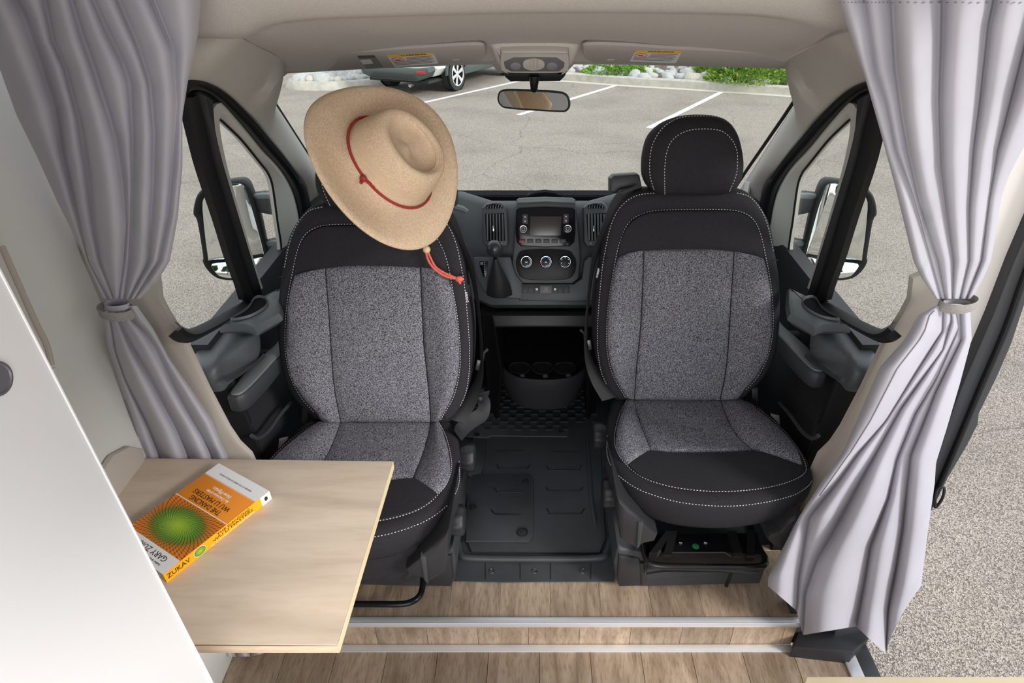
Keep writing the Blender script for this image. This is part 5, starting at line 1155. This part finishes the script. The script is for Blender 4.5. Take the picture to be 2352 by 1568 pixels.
# ================================================================== DOOR MIRRORS outside
def door_mirror():
    Yp = 2.15; MPl = plane(PY(530, 530, Yp), V(.10, -1.0, -.02))
    def Q(x, y, h=0.0): return PL(x, y, MPl, h)
    t = thing('door_mirror', tuple(PY(530, 530, Yp)), 'large black door mirror outside the left window', 'mirror', 'twin-glass door mirrors')
    hs = [(443, 493), (446, 465), (456, 443), (476, 430), (500, 423), (526, 418), (552, 417), (567, 427), (578, 450), (595, 504), (608, 563), (616, 604), (612, 630), (595, 643), (552, 646), (508, 643), (487, 633), (472, 617), (464, 600), (465, 588), (452, 510)]
    P = [Q(q.x, q.y) for q in cat([(a, b, 0) for a, b in hs], 3, True)]
    puff('housing', P, MPl[0], [(.09, -.13), (.04, -.11), (.008, -.07), (0, -.03), (0, -.006), (.004, 0), (.012, .0), (.018, -.008)], M_rubber, t, sharp=60)
    slab('main_glass', pxs([(465, 480), (470, 452), (482, 436), (526, 423), (552, 422), (562, 430), (568, 446), (582, 490), (605, 578), (602, 582), (573, 587), (488, 597), (477, 586)], MPl, .001, 3), MPl[0], .004, M_mirror, t, b=.0005)
    lw = plane(PY(545, 612, Yp - .004), V(.14, -1.0, .35))
    slab('wide_angle_glass', pxs([(487, 606), (530, 601), (575, 596), (606, 591), (609, 612), (602, 628), (590, 636), (550, 639), (510, 636), (494, 624)], lw, .012, 3), lw[0], .004, M_mirror, t, b=.0005)
    for q in ([(572, 450), (600, 446), (640, 446), (644, 500), (612, 494), (585, 488)], [(604, 560), (625, 555), (650, 555), (652, 622), (625, 612), (610, 604)]):
        slab('mirror_arm', [Q(x, y, -.02) for x, y in q], MPl[0], .05, M_plastic2, t, b=.012)
        slab('arm_top', [Q(x, y, -.019) for x, y in [(q[0][0], q[0][1]), q[1], q[2], (q[2][0], q[2][1] + 10), (q[1][0] - 8, q[1][1] + 11)]], MPl[0], .02, M_pad, t, b=.003)
    return t
m1 = door_mirror(); m2 = copy_tree(m1, None, True); m2['label'] = 'large black door mirror outside the right window'

# ================================================================== OUTSIDE: lines, curbs, stones, shrubs, parked car
def on_ground(p, h=0.0): return V(p.x, p.y, gz(p.x, p.y) + h)
def line(a, c, w, label):
    p, q = G(*a), G(*c); d = (q - p).normalized(); s = V(-d.y, d.x, 0) * w / 2
    P = [on_ground(x, .003) for x in (p - s, q - s, q + s, p + s)]
    o = slab('parking_line', P, (0, .04, 1), .002, M_paintw, None, b=0); tag(o, label, 'parking line', 'white parking lines')
line((962, 238), (1215, 181), .11, 'painted parking line running up to the parked white car')
line((1190, 264), (1422, 194), .11, 'painted parking line passing behind the rear-view mirror')
line((1490, 294), (1662, 209), .11, 'painted parking line ending at the large shrub, right of the mirror')
CB_bot = [(1262, 184), (1290, 185), (1418, 195), (1571, 204), (1709, 213), (1828, 221), (2000, 236)]
def curb_right():
    P = [on_ground(G(x, y)) for x, y in CB_bot]; P = resample(P, 13)
    R = []
    for p in P:
        d = V(.18, 1, 0).normalized()
        R.append([p + V(0, 0, -.05), p + V(0, 0, .0), p + d * .03 + V(0, 0, .15), p + d * .06 + V(0, 0, .165), p + d * .22 + V(0, 0, .165), p + d * .24 + V(0, 0, -.05)])
    b = MB(); b.rings(R, True, True, True); o = b.build('trim_16', M_curb, sharp=30); tag(o, kind='structure')
    R = [[p + V(0, -.22, .004), p + V(0, .02, .012), p + V(0, .02, -.01), p + V(0, -.22, -.01)] for p in P]
    b = MB(); b.rings(R); b.build('gutter_strip', mat('concrete_pale', (.60, .56, .48), .9, noise=.1, nscale=10), o, sharp=20)
    return P
PR = curb_right()
# stone shapes
STN = []
for s in range(6):
    random.seed(40 + s); bm = bmesh.new(); bmesh.ops.create_icosphere(bm, subdivisions=2, radius=1)
    o_ = Vector((random.random() * 9, random.random() * 9, 0)); from mathutils import noise
    for v_ in bm.verts: v_.co *= 1 + .28 * noise.noise(v_.co * 1.1 + o_)
    me = bpy.data.meshes.new('stone'); bm.to_mesh(me); bm.free(); me.materials.append(M_stone if s < 5 else M_stone2)
    for p in me.polygons: p.use_smooth = True
    STN.append(me)
def stones(bed, pts_fn, n, smin, smax, seed):
    random.seed(seed); placed = []; tries = 0
    while len(placed) < n and tries < n * 60:
        tries += 1; p = pts_fn()
        if p is None: continue
        s = random.uniform(smin, smax) * (1.5 if random.random() < .15 else 1)
        if any((p - q).length < (s + t) * .62 for q, t in placed): continue
        placed.append((p, s))
        o = bpy.data.objects.new('stone', random.choice(STN)); COL.objects.link(o); o.parent = bed
        o.location = p - ORI[bed] + V(0, 0, s * .25); o.scale = (s * random.uniform(.9, 1.35), s * random.uniform(.8, 1.1), s * random.uniform(.6, .85)); o.rotation_euler = (random.uniform(-.3, .3), random.uniform(-.3, .3), random.uniform(0, 6.3))
bedR = thing('rock_bed', tuple(on_ground(V(3.2, 17, 0))), 'bed of pale river stones behind the long curb on the right', 'rock bed', 'planting beds of river stones')
bz = .12
v = [on_ground(p, bz) + V(.04, .22, 0) for p in PR] + [on_ground(p, bz) + V(.8, 6.5, .25) for p in reversed(PR)]
obj('soil', v, [tuple(range(len(v)))], M_soil, bedR, smooth=False)
def fR():
    t = random.uniform(-.02, .98); i = max(0, min(11, int(t * 12))); p = PR[i].lerp(PR[i + 1], t * 12 - i); q = random.random() ** 1.3 * 4.2
    return on_ground(p + V(.04 + .18 * q, .32 + q, 0), bz + .035 * q)
stones(bedR, fR, 285, .085, .17, 3)
IT = [(664, 191), (668, 187), (680, 183), (700, 178), (730, 172), (770, 166), (810, 162), (850, 160), (880, 162), (892, 172), (884, 184), (860, 190), (820, 194), (780, 197), (740, 198), (700, 197.5), (676, 196)]
IP = [on_ground(G(x, y + 9)) for x, y in IT]
def flat(ps): return [on_ground(p) for p in ps]
isl = MB(); UPN = V(0, 0, 1)
Pi = resample(cat(IP, 4, True), 90, True)
isl.rings([[p + V(0, 0, -.05) for p in inset_pts(Pi, UPN, -.10)], [p + V(0, 0, .01) for p in inset_pts(Pi, UPN, -.08)], [p + V(0, 0, .14) for p in Pi], [p + V(0, 0, .16) for p in inset_pts(Pi, UPN, .03)], [p + V(0, 0, .16) for p in inset_pts(Pi, UPN, .16)], [p + V(0, 0, .10) for p in inset_pts(Pi, UPN, .18)]], False, True)
tag(isl.build('trim_17', M_curb, sharp=40), kind='structure')
bedL = thing('rock_bed', tuple(on_ground(V(-3.6, 17, 0))), 'rounded curbed island of pale river stones left of the parked white car', 'rock bed', 'planting beds of river stones')
Pin = inset_pts(Pi, UPN, .24); pinx = [(p.x, p.y) for p in Pin]
obj('soil', [p + V(0, 0, .115) for p in inset_pts(Pi, UPN, .17)], [tuple(range(90))], M_soil, bedL, smooth=False)
def inside(x, y):
    c = False; n = len(pinx); j = n - 1
    for i in range(n):
        if (pinx[i][1] > y) != (pinx[j][1] > y) and x < (pinx[j][0] - pinx[i][0]) * (y - pinx[i][1]) / (pinx[j][1] - pinx[i][1]) + pinx[i][0]: c = not c
        j = i
    return c
bx0, bx1 = min(p[0] for p in pinx), max(p[0] for p in pinx); by0, by1 = min(p[1] for p in pinx), max(p[1] for p in pinx)
def fL():
    x, y = random.uniform(bx0, bx1), random.uniform(by0, min(by1, by0 + 4.5))
    return on_ground(V(x, y, 0), .13) if inside(x, y) else None
stones(bedL, fL, 130, .09, .17, 5)
# shrubs
LEAFM = {}
def leafset(name, m, r, hgt, n, seed, lsz):
    random.seed(seed); b = MB()
    for k in range(n):
        a = random.uniform(0, 2 * pi); q = random.random() ** .5; el = random.uniform(.05, 1)
        z = hgt * el * (1 - .55 * q * q); rr = r * q * (1 - .25 * el)
        c = V(cos(a) * rr, sin(a) * rr, z); d = V(cos(a) * q + random.uniform(-.5, .5), sin(a) * q + random.uniform(-.5, .5), random.uniform(.2, 1.2)).normalized()
        s = d.orthogonal().normalized(); s = (s * cos(k) + d.cross(s) * sin(k)); L_ = lsz * random.uniform(.6, 1.3); w = L_ * .28
        b.add([c, c + d * L_ * .5 + s * w, c + d * L_, c + d * L_ * .5 - s * w], [(0, 1, 2, 3)])
    return b
def shrub(px, py, r, hgt, label, seed, n=2600, sx=1.0, dy=.0, lsz=.09, m=(None, None)):
    p = on_ground(G(px, py)) + V(0, dy, bz); t = thing('shrub', tuple(p), label, 'shrub', 'green shrubs on the rock bed')
    for nm, mm, k in (('foliage', m[0] or M_leaf, .6), ('new_growth', m[1] or M_leaf2, .4)):
        b = leafset(nm, mm, r, hgt, int(n * k), seed + int(k * 10), lsz)
        for q in b.v: q.x *= sx; q += p
        o = b.build(nm, mm, t, smooth=False); o['kind'] = 'stuff'
    b = MB(); random.seed(seed)
    for k in range(9):
        a = random.uniform(0, 6.3); b.tube([p, p + V(cos(a) * r * .3 * sx, sin(a) * r * .3, hgt * .45), p + V(cos(a) * r * .6 * sx, sin(a) * r * .6, hgt * .7)], [.015, .01, .005], 5)
    b.build('stems', M_bark, t)
shrub(1735, 214, .80, .72, 'big bright green shrub spilling over the curb at the right', 11, 5200, 1.25, .72, .08)
shrub(1660, 200, .55, .60, 'rounded green shrub joined to the left side of the biggest shrub', 12, 2600, 1.1, .75, .08)
shrub(1800, 198, .50, .50, 'green shrub at the far right end beside the windscreen pillar', 13, 1800, 1.1, 1.0, .07)
shrub(1425, 190, .62, .30, 'low spreading green shrub creeping over the curb, left of the other shrubs', 14, 3000, 1.5, .45, .06, (M_leaf, M_leaf))
shrub(1470, 170, .75, .35, 'low spreading shrub behind the creeping one, below the right visor', 15, 2600, 1.6, .9, .07)
shrub(1535, 178, .42, .26, 'small lime green groundcover patch in the middle of the rock bed', 16, 1600, 1.2, .75, .06, (M_leaf2, M_leaf))
# parked car: a white estate with grey cladding, seen under the header
def suv():
    hd_ = radians(24); fw = V(sin(hd_), cos(hd_), 0); rg = V(cos(hd_), -sin(hd_), 0)
    w0 = on_ground(G(1040, 207)); # right rear wheel contact
    o0 = w0 - rg * .78
    t = thing('parked_car', tuple(o0), 'white car with grey cladding and spoked wheels parked beyond the windscreen', 'car')
    def C(s, f, z): p = o0 + rg * s + fw * f; return V(p.x, p.y, gz(p.x, p.y) + z)
    # side profile sections along the length: (f, z_bottom, z_belt, z_top, half width low, half width top)
    secs = [(-.98, .62, .95, 1.00, .70, .55), (-.90, .45, .98, 1.25, .84, .62), (-.70, .36, 1.0, 1.55, .89, .66), (-.2, .36, 1.0, 1.66, .90, .68), (.5, .34, .99, 1.70, .90, .68), (1.3, .34, .98, 1.68, .90, .67), (1.9, .34, .97, 1.40, .90, .66), (2.4, .36, .95, 1.08, .89, .70), (3.1, .38, .90, .96, .87, .72), (3.45, .42, .78, .82, .78, .62), (3.55, .50, .66, .70, .62, .5)]
    R = []
    for f, zb, zm, zt, wl2, wt2 in secs:
        R.append([C(-wl2 * .8, f, zb), C(-wl2, f, zb + .16), C(-wl2 * 1.01, f, (zb + zm) / 2), C(-wl2 * .985, f, zm), C(-wt2, f, zt - .06), C(-wt2 * .8, f, zt), C(wt2 * .8, f, zt), C(wt2, f, zt - .06), C(wl2 * .985, f, zm), C(wl2 * 1.01, f, (zb + zm) / 2), C(wl2, f, zb + .16), C(wl2 * .8, f, zb)])
    b = MB(); b.rings(R); b.build('car_body', M_carw, t, sharp=35)
    # windows band
    for sgn in (-1, 1):
        rows = []
        for f, zb, zm, zt, wl2, wt2 in secs[2:8]:
            rows.append([C(sgn * (wl2 * .985 + .012), f, zm + .04), C(sgn * (wt2 + .018), f, max(zm + .05, zt - .12))])
        grid('side_windows', rows, M_gloss, t, smooth=False)
    rows = [[C(-.56, -.93, 1.04), C(.56, -.93, 1.04)], [C(-.5, -.76, 1.45), C(.5, -.76, 1.45)]]
    grid('rear_window', rows, M_gloss, t, smooth=False)
    # cladding: rear bumper, sills, wheel arches
    slab('rear_bumper', [C(x, -1.06, z) for x, z in [(-.86, .50), (-.80, .38), (-.55, .30), (.55, .30), (.80, .38), (.88, .50), (.86, .58), (.5, .54), (-.5, .54), (-.86, .58)]], -fw, .30, M_cladg, t, b=.04)
    slab('bumper_step', [C(x, -1.09, z) for x, z in [(-.6, .34), (.6, .34), (.5, .44), (-.5, .44)]], -fw, .05, M_tire, t, b=.01)
    slab('rear_reflector', [C(x, -1.075, z) for x, z in [(.58, .45), (.80, .46), (.80, .52), (.58, .515)]], -fw, .02, M_lampred, t, b=.005)
    for sgn in (-1, 1):
        slab('tail_lamp', [C(sgn * x, -.96, z) for x, z in [(.50, .90), (.86, .88), (.88, 1.04), (.52, 1.02)]], -fw, .08, M_lampred, t, b=.01)
        slab('side_sill', [C(sgn * .925, f, z) for f, z in [(.35, .30), (2.1, .30), (2.15, .44), (1.2, .42), (.42, .48), (.3, .44)]], rg * sgn, .08, M_cladg, t, b=.01)
        for f in (0.0, 2.62):
            arc = [(f + .46 * cos(a), .36 + .46 * sin(a)) for a in [pi * i / 16 for i in range(17)]]; arc2 = [(f + .38 * cos(a), .36 + .38 * sin(a)) for a in [pi * i / 16 for i in range(17)]]
            slab('arch_cladding', [C(sgn * .93, a, z) for a, z in arc + arc2[::-1]], rg * sgn, .04, M_cladg, t, b=.008)
            slab('wheel_well', [C(sgn * .917, f + .385 * cos(2 * pi * i / 28), .36 + .385 * sin(2 * pi * i / 28)) for i in range(28)], rg * sgn, .02, M_dark, t, b=0)
            cw = C(sgn * .80, f, .345); 
            def ring(dx, r): return [cw + rg * (sgn * dx) + fw * (r * cos(2 * pi * i / 32)) + V(0, 0, r * sin(2 * pi * i / 32)) for i in range(32)]
            b = MB(); b.rings([ring(-.10, .25), ring(-.10, .33), ring(-.07, .345), ring(.10, .345), ring(.128, .33), ring(.132, .245), ring(.10, .24), ring(.06, .235)], True, True)
            w = b.build('wheel', M_tire, t, sharp=35)
            tube('rim', ring(.133, .236), .012, M_alu, w, closed=True, seg=6)
            disc('hub', cw + rg * (sgn * .128), rg * sgn, .05, .05, M_alu, w, seg=14)
            for k in range(6):
                a = pi / 3 * k + .3; d = fw * cos(a) + V(0, 0, sin(a)); s = fw * -sin(a) + V(0, 0, cos(a)); c = cw + rg * (sgn * .126)
                slab('spoke', [c + d * .04 - s * .022, c + d * .225 - s * .042, c + d * .225 + s * .042, c + d * .04 + s * .022], rg * sgn, .02, M_alu, w, b=.003)
    tube('exhaust', [C(.42, -1.0, .24), C(.42, -1.12, .22)], .035, M_chrome, t)
    slab('underbody', [C(x, f, .30) for x, f in [(-.75, -.9), (.75, -.9), (.75, 3.3), (-.75, 3.3)]], (0, 0, 1), .05, M_tire, t, b=0)
suv()
# distant trees behind the van (seen in the door mirrors)
def tree(x, y, hgt, seed, label):
    p = V(x, y, -.65); t = thing('tree', tuple(p), label, 'tree', 'trees behind the van')
    b = MB(); b.tube([p, p + V(.1, 0, hgt * .4), p + V(.15, .1, hgt * .8)], [.22, .16, .05], 8); b.build('trunk', M_bark, t)
    b = leafset('crown', M_leaf3, hgt * .32, hgt * .85, 1500, seed, .55)
    for q in b.v: q += p + V(0, 0, hgt * .18)
    o = b.build('crown', M_leaf3, t, smooth=False); o['kind'] = 'stuff'
tree(-5.2, -14, 6.5, 1, 'leafy tree behind the van, tallest one in the left door mirror')
tree(-9.5, -18, 7.5, 2, 'leafy tree behind the van, outermost in the left door mirror')
tree(-13, -13, 6.0, 3, 'leafy tree to the rear left of the van')
tree(10.5, -26, 7.0, 4, 'leafy tree behind the van in the right door mirror')
